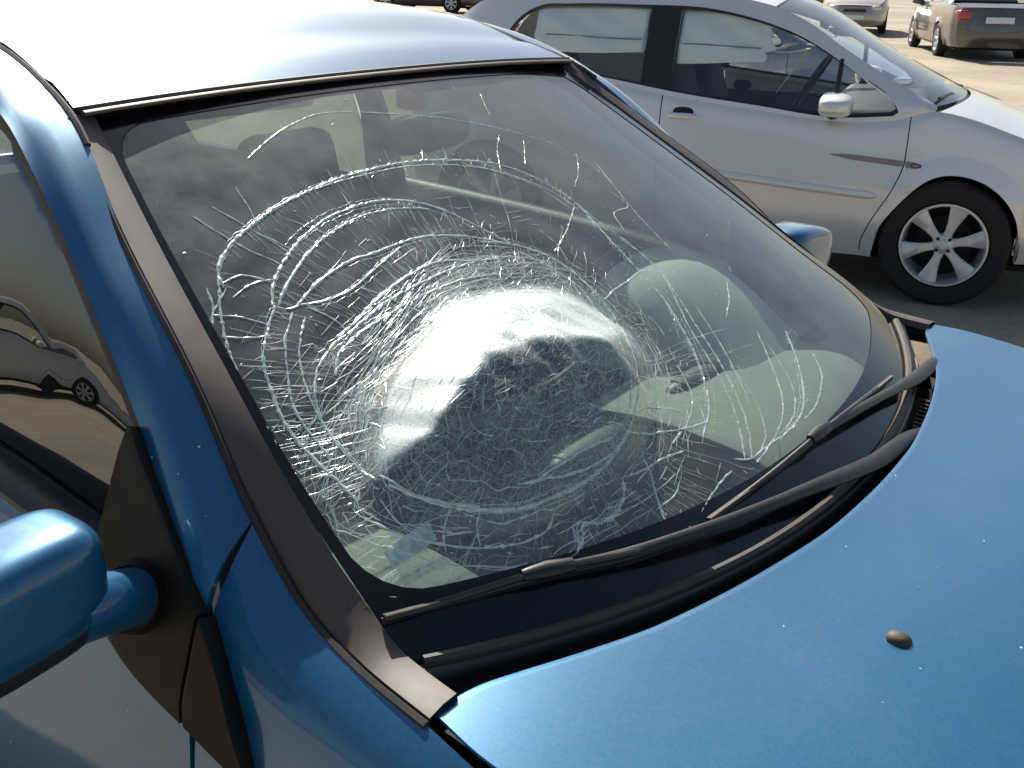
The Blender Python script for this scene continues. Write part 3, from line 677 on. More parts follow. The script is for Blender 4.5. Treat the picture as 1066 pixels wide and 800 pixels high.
def roof():
    xs = np.r_[np.linspace(-.690, -.95, 12), np.linspace(-1.05, -2.3, 18)]; rows = []
    Qr = resample(Q, 200)
    for x in xs:
        i = np.argmin(np.abs(Qr[:, 0]-x)+(Qr[:, 2] < 1.40)*9)
        yq, zq = Qr[i, 1]-.006, Qr[i, 2]+.002
        cr = np.interp(x, [-2.3, -1.3, -.95, -.69], [.03, .035, .03, .014])
        ys = np.linspace(-1, 1, 41)
        rows.append(np.stack([np.full(41, x)+.012*(1-ys**2)*(x > -.8), ys*yq, zq+cr*(1-np.abs(ys)**2.3)], 1))
    grid('roof_panel', rows, M['blue'], car, out=(0, 0, 1), solid=.004)
    R = np.stack(rows)
    H = R.copy(); H[..., 2] -= .035; H[..., 1] *= .98
    grid('headliner', H, M['cabin'], car, out=(0, 0, -1))
    front = R[0].copy(); front[:, 2] -= .004; front[:, 0] += .010
    tube('roof_seal', front, .006, M['rubber'], car)
    f2 = R[0].copy(); f2[:, 0] += .021; f2[:, 2] -= .006
    tube('windshield_moulding', f2, .0055, M['trim'], car, flat=.7)
roof()

def side(s):
    near = s < 0
    # painted pillar and cant rail
    mid = (resample(Q, 90)+resample(D, 90))/2
    mid[:, 1] += .012; mid[:, 2] += .006
    o = loft('roof_pillar', [mir(Q, s), mir(mid, s), mir(D, s)], 90, 7, M['blue'], car, out=(0, s, .6), solid=.01)
    # inner lining of the pillar
    q2 = np.array(resample(Q, 60)); d2 = np.array(resample(D, 60)); q2[:, 1] -= .045; d2[:, 1] -= .03; q2[:, 2] -= .045
    loft('pillar_lining', [mir(q2, s), mir(d2, s)], 60, 3, M['cabin'], car, out=(0, -s, 0))
    # ditch between roof and pillar
    qd = resample(Q, 80)[16:]; qd[:, 1] += .001; qd[:, 2] -= .001
    tube('roof_ditch_seal', mir(qd, s), .0045, M['rubber'], car, seg=6)
    # windshield side trim
    xs = np.linspace(.066, -.676, 60); tt = np.array(Tn)[::-1]; ii = np.array(In)[::-1]
    T_ = np.c_[xs, itp(tt, xs)]; I_ = np.c_[xs, itp(ii, xs)]; I_[:, 1] -= .001
    Tm = (T_+I_)/2; Tm[:, 2] += .002; T2 = T_+np.array([0, .001, -.012]); I2 = I_+np.array([0, -.003, -.012])
    grid('pillar_trim', mir([T2, T_, Tm, I_, I2], s), M['trim'], car, out=(0, 0, 1), split=50)
    gp = resample(T_, 50); gp[:, 1] += .004; gp[:, 2] -= .006
    tube('pillar_gap_seal', mir(gp, s), .005, M['rubber'], car, seg=6)
    # black seal inside the door frame
    Dn = resample(D, 120); D1 = Dn.copy(); D1[:, 2] -= .028*np.clip((Dn[:, 2]-1.0)/.3, .35, 1); D1[:, 0] -= .012*np.clip((1.40-Dn[:, 2])/.2, 0, 1)*np.where(Dn[:, 0] > -1.5, 1, -1); D1[:, 1] -= .004
    loft('door_seal', [mir(Dn, s), mir((Dn+D1)/2+np.array([0, .004, 0]), s), mir(D1, s)], 120, 6, M['rubber'], car, out=(0, s, 0), solid=.012)
    # door glass and quarter glass
    def pane(name, xa, xb, parent):
        xs = np.linspace(xa, xb, 40); rows = []
        for x in xs:
            k = np.argmin(np.abs(D1[:, 0]-x)+(D1[:, 2] < belt_z(x)[0]-.01)*9)
            zt, yt = D1[k, 2]+.006, D1[k, 1]-.010
            zb = belt_z(x)[0]-.02; yb = it1(BW, x)[0]-.042
            if zt < zb+.03: zt = zb+.03
            t = np.linspace(0, 1, 12)
            yy = yb+(yt-yb)*t+.006*4*t*(1-t)
            rows.append(np.stack([np.full(12, x), yy, zb+(zt-zb)*t], 1))
        return grid(name, mir(rows, s), M['sideglass'], parent, out=(0, s, 0), solid=.004, split=0, mat2=M['inner'])
    # side panels
    def lower(x, z):
        zt = belt_z(x) if np.ndim(x) else belt_z(x)
        return None
    def sk(x, zz):      # half width of the flank
        wt = it1(BW, x); zt = belt_z(x)
        t = np.clip((zt-zz)/(zt-.22), 0, 1)
        tab = [(0, 0.0), (.03, .012), (.08, .024), (.2, .034), (.5, .052), (.75, .048), (1, .01)]
        return wt+it1(tab, t)
    ra = .335
    def bottom(x, hubs):
        z = np.full_like(x, .24)
        for h in hubs:
            d = np.abs(x-h); z = np.where(d < ra, np.maximum(z, .29+np.sqrt(np.maximum(0, ra**2-d**2))), z)
        return z
    def flank(name, x0, x1, hubs=(), topoff=0., n=60):
        xs = np.linspace(x0, x1, n)
        for h in hubs: xs = np.sort(np.r_[xs, h+ra*np.cos(np.linspace(0, math.pi, 40)), h+ra*1.003, h-ra*1.003])
        xs = xs[(xs >= min(x0, x1)) & (xs <= max(x0, x1))]
        zt = belt_z(xs)-topoff; zb = bottom(xs, hubs)
        t = np.r_[np.linspace(0, .12, 8)[:-1], np.linspace(.12, 1, 22)]
        Z = zt[None]+(zb-zt)[None]*t[:, None]
        X = np.broadcast_to(xs, Z.shape); Y = np.stack([sk(xs, Z[i]) for i in range(len(t))])
        return grid(name, mir(np.stack([X, Y, Z], -1), s), M['blue'], car, out=(0, s, 0), solid=.012)
    door = flank('door', -1.352, -.206)
    tag(door, 'front passenger door of the blue car' if near else 'driver door of the blue car')
    flank('quarter_panel', -2.5, -1.358, (-1.98,))
    pane('window', -1.33, -.37, door)
    pane('quarter_window', -2.14, -1.40, car)
    # B pillar
    xs = np.array([-1.325, -1.405])
    bp = []
    for x in xs:
        zb = belt_z(x)[0]-.02; yb = it1(BW, x)[0]-.012; bp.append([(x, yb, zb), (x, (yb+.607)/2+.012, 1.25), (x, .602, 1.455)])
    loft('pillar_cover', mir(bp, s), 10, 2, M['satin'], car, out=(0, s, 0), solid=.02)
    # belt moulding along the door top
    xs = np.linspace(-1.34, -.30, 40); bm_ = np.stack([xs, it1(BW, xs)-.014, belt_z(xs)+.000], 1)
    tube('belt_moulding', mir(bm_, s), .026, M['black'], door, seg=10, flat=.55)
    # sill
    xs = np.linspace(-1.62, .12, 30); rr = []
    for dz, dy in ((.245, .0), (.20, -.005), (.17, -.03), (.16, -.10)):
        rr.append(np.stack([xs, it1(BW, xs)+.03+dy, np.full(30, dz)], 1))
    grid('sill', mir(rr, s), M['black'], car, out=(0, s, -.3))
    # fender: lofted from trim / hood line down to the wheel arch
    hub = .50
    F0 = [(-.2035, .700, 1.069), (-.104, .716, 1.003), (-.02, .729, .983), (.069, .739, .972), (.14, .749, .962), (.3, .752, .945), (.6, .738, .905), (.9, .69, .835), (1.06, .63, .785)]
    F1 = [(-.2035, .742, 1.020), (-.1, .762, .972), (-.02, .770, .955), (.069, .777, .943), (.14, .782, .936), (.3, .783, .917), (.6, .767, .877), (.9, .722, .808), (1.08, .655, .755)]
    F2 = [(-.2025, .778, .955), (-.1, .788, .915), (-.02, .793, .895), (.069, .797, .885), (.14, .80, .878), (.3, .80, .86), (.6, .785, .83), (.9, .745, .765), (1.09, .675, .715)]
    F3 = [(-.2015, .800, .85), (-.1, .806, .82), (-.02, .810, .80), (.069, .813, .79), (.14, .815, .785), (.3, .815, .775), (.6, .802, .75), (.9, .762, .70), (1.1, .69, .66)]
    n = 110
    C = [resample(c, n) for c in (F0, F1, F2, F3)]
    xb = C[3][:, 0]; zb = bottom(xb, (hub,)); last = np.stack([xb, C[3][:, 1]+.004, zb], 1)
    mid = (C[3]+last)/2; mid[:, 1] += .008
    rows = [mir(c, s) for c in C+[mid, last]]
    C = np.stack(rows); C = np.stack([resample(C[:, j], 22) for j in range(n)], 1)
    fd = grid('fender', C, M['blue'], car, out=(0, s, 0), solid=.01)
    # dark liner behind the panel gaps
    V = []
    for x in (-.30, -.12):
        V.append([(x, .66, .95), (x, .735, .93), (x, .775, .80), (x, .785, .5), (x, .74, .25)])
    loft('door_jamb', mir(V, s), 16, 2, M['dark'], car, out=(0, s, 0))
    # wheel arch liner
    for hx in (hub, -1.98):
        a = np.linspace(-.15, math.pi+.15, 30)
        rr = [np.stack([hx+(ra+.012)*np.cos(a), np.full(30, y), .29+(ra+.012)*np.sin(a)], 1) for y in (.81, .5)]
        grid('wheel_arch_liner', mir(rr, s), M['dark'], car, out=None)
        build_wheel(car, hx, .73, .29, s, .19)
    # mirror base: one smooth leaf over the door corner, cut by the shut line, its tip on the fender
    TOP = [(-.386, .990), (-.380, 1.05), (-.364, 1.142), (-.335, 1.118), (-.275, 1.066), (-.214, 1.010), (-.165, .962), (-.128, .914), (-.108, .874)]
    BOT = [(-.386, .988), (-.374, .957), (-.315, .921), (-.255, .898), (-.204, .884), (-.150, .868), (-.120, .861), (-.108, .868)]
    LY = [(.86, .8135), (.90, .812), (.955, .796), (1.01, .776), (1.065, .756), (1.12, .738), (1.15, .727)]
    def leaf(name, x0, x1, parent):
        xs = np.linspace(x0, x1, 26); zt_ = it1(TOP, xs); zb_ = it1(BOT, xs); t = np.linspace(0, 1, 15)
        Z = zb_[None]+(zt_-zb_)[None]*t[:, None]; X = np.broadcast_to(xs, Z.shape); Y = np.stack([it1(LY, z) for z in Z])
        return grid(name, mir(np.stack([X, Y, Z], -1), s), M['sail'], parent, out=(0, s, 0), solid=.022, bevel=.003)
    leaf('mirror_base', -.386, -.2045, door); leaf('mirror_base_tip', -.1995, -.108, fd)
    # door mirror
    mr = empty('door_mirror', (-.300, s*.945, 1.034) if near else (-.305, s*.90, 1.010), 0, car)
    tag(mr, 'blue door mirror nearest the camera' if near else 'blue door mirror on the far side')
    # housing: rounded shell, front (x+) convex, back cut by the glass
    def shp(p):
        x, y, z = p
        x = x*1.0 if x > 0 else x*.55
        z = z*(1-.22*max(0, y*s)/.12) if z > 0 else z*(1-.10*max(0, y*s)/.12)
        z += -.01*(y*s)/.12
        return np.array([x, y, z])
    h = ellipsoid('mirror_cap', (0, 0, .018), (.066, .112, .058), M['blue'], mr, .46, 48, 28, shp)
    h2 = ellipsoid('mirror_underside', (-.004, 0, -.010), (.063, .108, .046), M['black'], mr, .46, 48, 28, shp)
    g = ellipsoid('mirror_glass', (-.042, s*.004, .012), (.004, .095, .055), M['chrome'], mr, .7, 32, 12)
    arm = np.array([(.032, -.075, -.012), (.034, -.105, -.018), (.026, -.135, -.030), (.012, -.16, -.045)]); arm[:, 1] *= s
    fixn(tube('mirror_arm', arm, [.034, .032, .031, .033], M['blue'], mr, seg=20, flat=.95, up=(1, 0, 0)))
    ar2 = np.array([(.022, -.137, -.034), (.008, -.160, -.048), (-.01, -.185, -.062)]); ar2[:, 1] *= s
    fixn(tube('mirror_collar', ar2, [.035, .040, .048], M['sail'], mr, seg=20, flat=.95, up=(1, 0, 0)))
    # door handle
    rbox('door_handle', (-1.22, s*.822, .88), (.17, .03, .03), M['blue'], door, r=.012)
M['sail'] = plain('matt black mirror base', (.010, .0085, .006), .55, var=.15, bump=.08, bscale=900, spec=.25)
for s in (-1, 1): side(s)

HE = [(-.45, .152, .967), (-.27, .192, .966), (-.12, .2115, .966), (0, .215, .966), (.12, .2115, .966), (.27, .192, .966), (.45, .152, .967), (.55, .115, .968), (.62, .086, .970), (.665, .069, .972), (.69, .064, .974), (.722, .062, .974)]
def hood():
    rows = []
    nx = 46
    sp = np.sin(np.linspace(-math.pi/2, math.pi/2, 91))
    edge = [(.060, .724), (.14, .739), (.3, .743), (.6, .729), (.9, .682), (1.1, .60), (1.2, .50)]
    ZB = [(.0, .977), (.08, .974), (.3, .950), (.6, .908), (.9, .842), (1.1, .778), (1.2, .735)]
    ZC = [(.0, .0), (.2, .004), (.5, .030), (.9, .045), (1.2, .050)]
    xe = it1([(a, b) for a, b, c_ in HE], np.abs(sp)*.722); xn = 1.20-.16*np.abs(sp)**2.5
    for t in np.linspace(0, 1, nx)**1.25:
        x = xe+(xn-xe)*t
        hw = it1(edge, np.maximum(x, .060)); z = it1(ZB, x)+it1(ZC, x)*(1-np.abs(sp)**2.6)
        rows.append(np.stack([x, sp*hw, z], 1))
    R = np.array(rows)
    grid('hood', R, M['blue'], car, out=(0, 0, 1), solid=.004, bevel=.001)
    L = R[:40].copy(); L[..., 2] -= .03; L[..., 1] *= .985
    grid('hood_underside', L, M['dark'], car, out=(0, 0, -1))
    # front
    ys = np.linspace(-1, 1, 41); rows = []
    for z, wv, xo in ((.79, .62, 1.06), (.70, .70, 1.12), (.55, .76, 1.17), (.40, .77, 1.18), (.24, .74, 1.12), (.20, .70, 1.02)):
        rows.append([(xo+.13*(1-abs(q)**2.2), q*wv, z) for q in ys])
    fb = grid('front_bumper', rows, M['blue'], car, out=(1, 0, 0), solid=.01)
    for s in (-1, 1):
        rbox('headlight', (1.10, s*.52, .70), (.12, .26, .13), M['lamp'], car, r=.04, rot=Matrix.Rotation(-s*.5, 3, 'Z'))
    rbox('grille', (1.285, 0, .45), (.04, .8, .16), M['black'], car, r=.02)
    # washer nozzle
    nz = ellipsoid('washer_nozzle', (.352, -.322, .957), (.014, .012, .010), M['dusty'], car, .9, 20, 12)
    return R
HR = hood()

def rear():
    ys = np.linspace(-1, 1, 31)
    rows = [[(-2.30-.05*(1-q*q), q*.49, 1.42+.025*(1-q*q)) for q in ys], [(-2.45-.06*(1-q*q), q*.57, 1.22) for q in ys], [(-2.53-.06*(1-q*q), q*.63, 1.06) for q in ys]]
    g = loft('rear_window', rows, 31, 10, M['carglass'], car, out=(-1, 0, .3), solid=.005, mat2=M['inner'])
    rows = [[(-2.53-.06*(1-q*q), q*.64, 1.05) for q in ys], [(-2.58-.08*(1-q*q), q*.72, .85) for q in ys], [(-2.62-.09*(1-q*q), q*.76, .6) for q in ys], [(-2.62-.1*(1-q*q), q*.76, .4) for q in ys], [(-2.5-.1*(1-q*q), q*.72, .24) for q in ys]]
    loft('tailgate', rows, 31, 16, M['blue'], car, out=(-1, 0, 0), solid=.01)
    for s in (-1, 1): rbox('tail_lamp', (-2.53, s*.66, .9), (.12, .12, .26), M['red'], car, r=.03, rot=Matrix.Rotation(s*.5, 3, 'Z'))
    P = [[(x, y, .22) for y in np.linspace(-.7, .7, 4)] for x in np.linspace(-2.5, 1.1, 6)]
    grid('floor_pan', P, M['dark'], car, out=(0, 0, -1), solid=.03)
    V = [[(.22, y, z) for y in np.linspace(-.72, .72, 5)] for z in (.2, .6, .90)]
    grid('bulkhead', V, M['dark'], car, out=(1, 0, 0), solid=.02)
rear()

def cowl():
    ys = np.linspace(-1, 1, 61); rows = []
    he = lambda a: itp(HE, np.clip(a, 0, .722))[0]
    # glass base line -> channel -> under the hood lip
    A = S0(ys*.995, np.zeros(61))
    for k, (f, dz) in enumerate(((0, -.004), (.10, .004), (.22, .002), (.30, -.022), (.62, -.040), (1.0, -.045), (1.5, -.05))):
        r = []
        for i, q in enumerate(ys):
            e = he(abs(q)*.70); x = A[i, 0]+(e[0]+.02-A[i, 0])*f; z = A[i, 2]*(1-min(1, f))+(e[1]-.0)*min(1, f)+dz
            r.append((x, A[i, 1]*(1+.02*f), z))
        rows.append(r)
    c = loft('cowl_panel', rows, 61, 26, M['dusty2'], car, out=(0, 0, 1), solid=.006)
    # rubber lip along the glass base
    p = S0(ys*.985, np.full(61, .004)); p[:, 2] += .004; p[:, 0] += .006
    tube('windshield_base_seal', p, .007, M['dusty'], c, seg=8)
    # grille ribs of the cowl
    for q in np.r_[np.linspace(-.62, -.1, 22), np.linspace(.1, .62, 22)]:
        e = he(abs(q)*.70); a = S0(q, 0)[0]
        x0 = a[0]+(e[0]-a[0])*.45; z0 = e[1]-.036
        tube('cowl_rib', [(x0, q*.69, z0+.002), (x0+.05, q*.69, z0)], .0035, M['black'], c, seg=5)
    # S shaped washer hose lying in the far corner
    hs = resample([(.03, .60, .968), (.055, .575, .962), (.085, .545, .958), (.115, .46, .955), (.135, .36, .950), (.150, .27, .945)], 40)
    tube('washer_hose', hs, .008, M['hose'], c, seg=10)
    # dusty corner drain plate
    rbox('corner_plate', (.095, .60, .945), (.11, .14, .02), M['sandy'], c, r=.008)
M['hose'] = plain('dusty hose', (.33, .27, .2), .6, var=.3)
M['sandy'] = plain('sand covered plastic', (.16, .115, .07), .8, var=.5, scale=60)
M['dusty2'] = plain('black cowl plastic', (.022, .019, .016), .42, var=.5, scale=18, bump=.15, bscale=400)
cowl()

def wiper(arm, blade, name, label):
    e = empty(name, (0, 0, 0), 0, car); tag(e, label)
    A = resample(arm, 40); 
    r = np.interp(np.linspace(0, 1, 40), [0, .25, .5, .62, 1], [.0145, .014, .011, .0072, .006])
    fixn(tube('wiper_arm', A, r, M['wiper'], e, seg=10, flat=.55, up=(.5, 0, .87)))
    B = resample(blade, 40); c = B.copy()
    fixn(tube('blade_frame', c, .0045, M['wiper'], e, seg=8, flat=.9, up=(.5, 0, .87)))
    # upper spine of the blade with two yokes
    n = np.array([.5, 0, .87]); sp = B[4:36]+n*(.010*np.sin(np.linspace(0, math.pi, 32)))[:, None]
    fixn(tube('blade_spine', sp, .004, M['wiper'], e, seg=8, flat=1, up=n))
    rb = B-n*.006
    fixn(tube('blade_rubber', rb, .0035, M['rubber'], e, seg=6, flat=1.6, up=n))
    ed = B+n*.0042
    tube('blade_edge', ed, .0013, M['edge'], e, seg=6)  # thin pale brown line along the top of the blade
    p = A[-1]; d = B[24]-B[14]; d /= np.linalg.norm(d)
    fixn(tube('arm_clip', [p-d*.03+n*.001, p+n*.002, p+d*.03+n*.001], [.007, .010, .008], M['wiper'], e, seg=10, flat=.8, up=n))
    # pivot
    lathe('pivot_cap', [(.001, .012), (.014, .010), (.018, 0), (.018, -.03)], M['black'], e, 16, loc=tuple(arm[0]))
M['wiper'] = plain('black wiper metal', (.02, .018, .016), .38, var=.3, bump=.1)
M['edge'] = plain('pale brown wiper edge', (.28, .22, .17), .55, var=.3, scale=60)
wiper([(.232, .40, .905), (.215, .335, .920), (.200, .262, .943), (.189, .04, .974), (.166, -.145, 1.000), (.127, -.317, 1.012), (.079, -.449, 1.016), (.045, -.525, 1.022)],
      [(-.037, -.684, 1.013), (-.001, -.61, 1.013), (.039, -.534, 1.016), (.079, -.449, 1.011), (.118, -.317, 1.000)], 'wiper', 'longer wiper lying across the near half of the windshield')
wiper([(.150, .72, .905), (.140, .655, .925), (.132, .60, .948), (.136, .375, .982), (.135, .153, 1.010), (.127, .0, 1.018)],
      [(.108, -.284, .998), (.118, -.142, 1.003), (.124, -.002, 1.010), (.121, .18, 1.004), (.110, .35, .989)], 'wiper', 'wiper on the driver side with a brown edge')

def cabin():
    # dashboard swept across the car
    ys = np.linspace(-.70, .70, 41); rows = []
    for (x, z, bow) in ((.115, .905, 1), (.06, .935, 1), (-.06, .955, .8), (-.18, .955, .55), (-.27, .935, .4), (-.315, .885, .3), (-.325, .80, .2), (-.30, .62, .2), (-.22, .5, .2)):
        rows.append([(x-.15*bow*(abs(y)/.7)**2.2, y, z) for y in ys])
    d = loft('dashboard', rows, 41, 30, M['dash_shade'], car, out=(0, 0, 1))
    # paler pads on the driver side and in the near corner; the black between them paints in the dome's shadow
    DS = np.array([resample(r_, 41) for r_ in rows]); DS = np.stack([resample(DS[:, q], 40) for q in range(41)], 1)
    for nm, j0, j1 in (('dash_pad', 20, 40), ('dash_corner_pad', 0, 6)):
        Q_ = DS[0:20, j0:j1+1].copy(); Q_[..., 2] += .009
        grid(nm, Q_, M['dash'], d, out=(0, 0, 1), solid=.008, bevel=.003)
    # instrument hood
    P = []
    for t in np.linspace(0, 1, 14):
        x = -.10-.30*t; hgt = .015+.145*math.sin(min(1, t*1.3)*math.pi/2)**1.1; hw = .14+.085*t
        P.append([(x, .40+hw*math.cos(a), .945+hgt*max(0, math.sin(a))**.8) for a in np.linspace(0, math.pi, 25)])
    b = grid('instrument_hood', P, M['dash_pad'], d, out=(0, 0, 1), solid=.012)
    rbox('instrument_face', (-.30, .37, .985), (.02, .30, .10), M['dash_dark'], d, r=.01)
    # vents along the top
    def slot(c, L, wd, rz):
        v = ellipsoid('air_vent', c, (wd, L, .011), M['dash_dark'], d, .8, 28, 8)
        v.rotation_euler = (0, 0, 0)
        for k in np.linspace(-.75, .75, 9):
            rbox('vent_fin', (c[0], c[1]+k*L, c[2]+.007), (wd*1.4, .004, .006), M['dash_dark'], d, r=.001)
    slot((-.165, .24, .967), .13, .022, 0); slot((-.165, -.12, .956), .10, .02, 0); slot((-.10, .55, .957), .05, .02, 0)
    rbox('centre_console', (-.40, 0, .72), (.16, .26, .36), M['dash_dark'], car, r=.03)
    # steering wheel
    e = empty('steering_wheel', (-.50, .37, .945), 0, car); e.rotation_euler = (0, rad(-62), 0)
    a = np.linspace(0, 2*math.pi, 49); ring = np.stack([.182*np.cos(a), .182*np.sin(a), 0*a], 1)
    tube('steering_rim', ring, .016, M['dash_dark'], e, seg=10, cap=False)
    ellipsoid('airbag_cover', (0, 0, .01), (.085, .10, .03), M['dash_dark'], e, .8)
    for t in (-.5, math.pi+.5, math.pi/2+.9, math.pi/2-.9)[:3]:
        tube('steering_spoke', [(.06*math.sin(t), .06*math.cos(t), 0), (.178*math.sin(t), .178*math.cos(t), 0)], .016, M['dash_dark'], e, seg=8)
    # seats
    def seat(y, x, wd, name):
        s_ = empty(name, (x, y, .25), 0, car)
        rbox('seat_cushion', (.22, 0, .12), (.52, wd, .16), M['cabin2'], s_, r=.05)
        rbox('seat_backrest', (-.12, 0, .46), (.15, wd, .66), M['cabin2'], s_, r=.06, rot=Matrix.Rotation(rad(-20), 3, 'Y'))
        for k in (-1, 1): rbox('side_bolster', (-.06, k*wd*.43, .42), (.12, .08, .5), M['cabin'], s_, r=.035, rot=Matrix.Rotation(rad(-20), 3, 'Y'))
        rbox('headrest', (-.27, 0, .90), (.10, .26, .18), M['cabin2'], s_, r=.045, rot=Matrix.Rotation(rad(-14), 3, 'Y'))
        for k in (-1, 1): tube('headrest_post', [(-.24, k*.06, .74), (-.265, k*.06, .84)],   .006, M['dash_dark'], s_, seg=6)
    seat(-.36, -1.02, .48, 'passenger_seat'); seat(.36, -1.05, .48, 'driver_seat')
    rbox('rear_bench', (-1.92, 0, .42), (.5, 1.2, .18), M['cabin2'], car, r=.05)
    rbox('rear_backrest', (-2.2, 0, .75), (.16, 1.2, .6), M['cabin2'], car, r=.05, rot=Matrix.Rotation(rad(-18), 3, 'Y'))
    for y in (-.36, .36): rbox('rear_headrest', (-2.31, y, 1.10), (.09, .25, .15), M['cabin2'], car, r=.04)
    rbox('parcel_shelf', (-2.36, 0, 1.02), (.30, 1.15, .02), M['cabin'], car, r=.006)
    # inner door linings
    for s in (-1, 1):
        xl = np.linspace(-2.2, -.2, 16)
        P = [np.stack([xl, s*(it1(BW, xl)-dy), belt_z(xl)+dz if dz > -.3 else np.full(16, zz)], 1) for dy, dz, zz in ((.020, -.004, 0), (.052, .004, 0), (.060, -.03, 0), (.055, -.2, 0), (.06, -1, .5), (.06, -1, .25))]
        grid('door_lining', P, M['cabin'], car, out=(0, -s, 0))
        # seat belts
        b_ = resample([(-1.34, s*.63, 1.28), (-1.30, s*.62, 1.0), (-1.24, s*.60, .6)], 12)
        tube('seat_belt', b_, .022, M['dash_dark'], car, seg=6, flat=.1, up=(1, 0, 0))
    # interior mirror
    ellipsoid('rear_view_mirror', (-.60, .02, 1.345), (.018, .11, .032), M['dash_dark'], car, .7)
    tube('mirror_stem', [(-.59, 0, 1.355), (-.575, 0, 1.378)], .008, M['dash_dark'], car)
    # sun visors folded up
    for y in (-.3, .3): rbox('sun_visor', (-.78, y, 1.415), (.15, .36, .014), M['cabin'], car, r=.006, rot=Matrix.Rotation(rad(14), 3, 'Y'))
    # paper permit lying behind the glass, near lower corner
    q = [(-.925, .165), (-.835, .195), (-.842, .165), (-.93, .138)]
    pts = [S0(u, v)[0]-nrm0(np.array([u]), np.array([v]))[0]*.012 for u, v in q]
    P = np.array([[pts[0], (pts[0]+pts[1])/2+[0, 0, .001], pts[1]], [pts[3], (pts[3]+pts[2])/2+[0, 0, .001], pts[2]]])
    tag(grid('permit_sticker', P, M['label'], ws, out=(0, 0, 1), solid=.0006), 'pale rectangular permit sticker in the near lower corner of the glass')
cabin()

# ------------------------------------------------------------------ other cars (local frame: x forward, front axle at x = 0)
HATCH = dict(wb=2.48, r=.315, rim=.208, seam1=[(.30, -.40), (.40, -.365), (.60, -.27), (.72, -.24), (.95, -.242)], seam2=-1.49, doors=1,
    zt=[(-3.05, 1.02), (-2.8, 1.06), (-2.3, 1.06), (-1.77, 1.008), (-1.45, .962), (-1.0, .918), (-.56, .884), (-.35, .90), (-.13, .955), (.0, .935), (.28, .85), (.55, .77), (.72, .69)],
    wt=[(-3.05, .60), (-2.8, .70), (-2.3, .775), (-1.6, .80), (-.9, .80), (-.25, .77), (-.05, .755), (.3, .73), (.55, .67), (.72, .58)],
    rail=[(-.13, .735, .985), (-.35, .705, 1.09), (-.6, .665, 1.225), (-.845, .615, 1.365), (-1.05, .585, 1.43), (-1.4, .575, 1.475), (-1.9, .575, 1.475), (-2.3, .57, 1.462), (-2.58, .565, 1.42), (-2.80, .58, 1.28), (-2.98, .62, 1.06)],
    dlo=[(-.33, .925), (-.303, .945), (-.33, .985), (-.48, 1.085), (-.645, 1.185), (-.82, 1.275), (-1.0, 1.335), (-1.3, 1.395), (-1.7, 1.405), (-2.08, 1.40), (-2.26, 1.385), (-2.37, 1.32), (-2.43, 1.20), (-2.41, 1.13), (-2.2, 1.085), (-1.77, 1.03), (-1.45, .985), (-1.0, .94), (-.56, .905)],
    bpil=(-1.46, -1.62), xw=(-.13, -.98), xr=(-2.60, -2.95), nose=.72, tail=-3.05, cowl=.13, crown=.055)
SEDAN = dict(wb=2.72, r=.31, rim=.20, seam1=[(.30, -.45), (.6, -.43), (.80, -.40), (.95, -.38)], seam2=-1.42, doors=2, seam3=-2.35,
    zt=[(-3.72, .93), (-3.5, .97), (-3.0, .98), (-2.4, .965), (-1.6, .94), (-.9, .92), (-.45, .91), (-.2, .92), (.2, .865), (.5, .78), (.70, .68)],
    wt=[(-3.72, .66), (-3.5, .74), (-3.0, .775), (-2.4, .79), (-1.6, .80), (-.9, .80), (-.25, .77), (.2, .74), (.5, .69), (.70, .60)],
    rail=[(-.2, .735, .93), (-.45, .70, 1.06), (-.75, .64, 1.22), (-1.05, .58, 1.345), (-1.4, .555, 1.395), (-1.8, .555, 1.40), (-2.2, .56, 1.375), (-2.55, .59, 1.28), (-2.85, .65, 1.12), (-3.1, .71, .985)],
    dlo=[(-.52, .945), (-.50, .965), (-.62, 1.03), (-.88, 1.18), (-1.12, 1.29), (-1.4, 1.34), (-1.8, 1.345), (-2.15, 1.32), (-2.42, 1.24), (-2.58, 1.13), (-2.62, 1.06), (-2.5, 1.02), (-2.0, .985), (-1.4, .965), (-.9, .95)],
    bpil=(-1.38, -1.48), xw=(-.2, -1.22), xr=(-2.35, -2.98), nose=.70, tail=-3.72, cowl=.12, crown=.05)

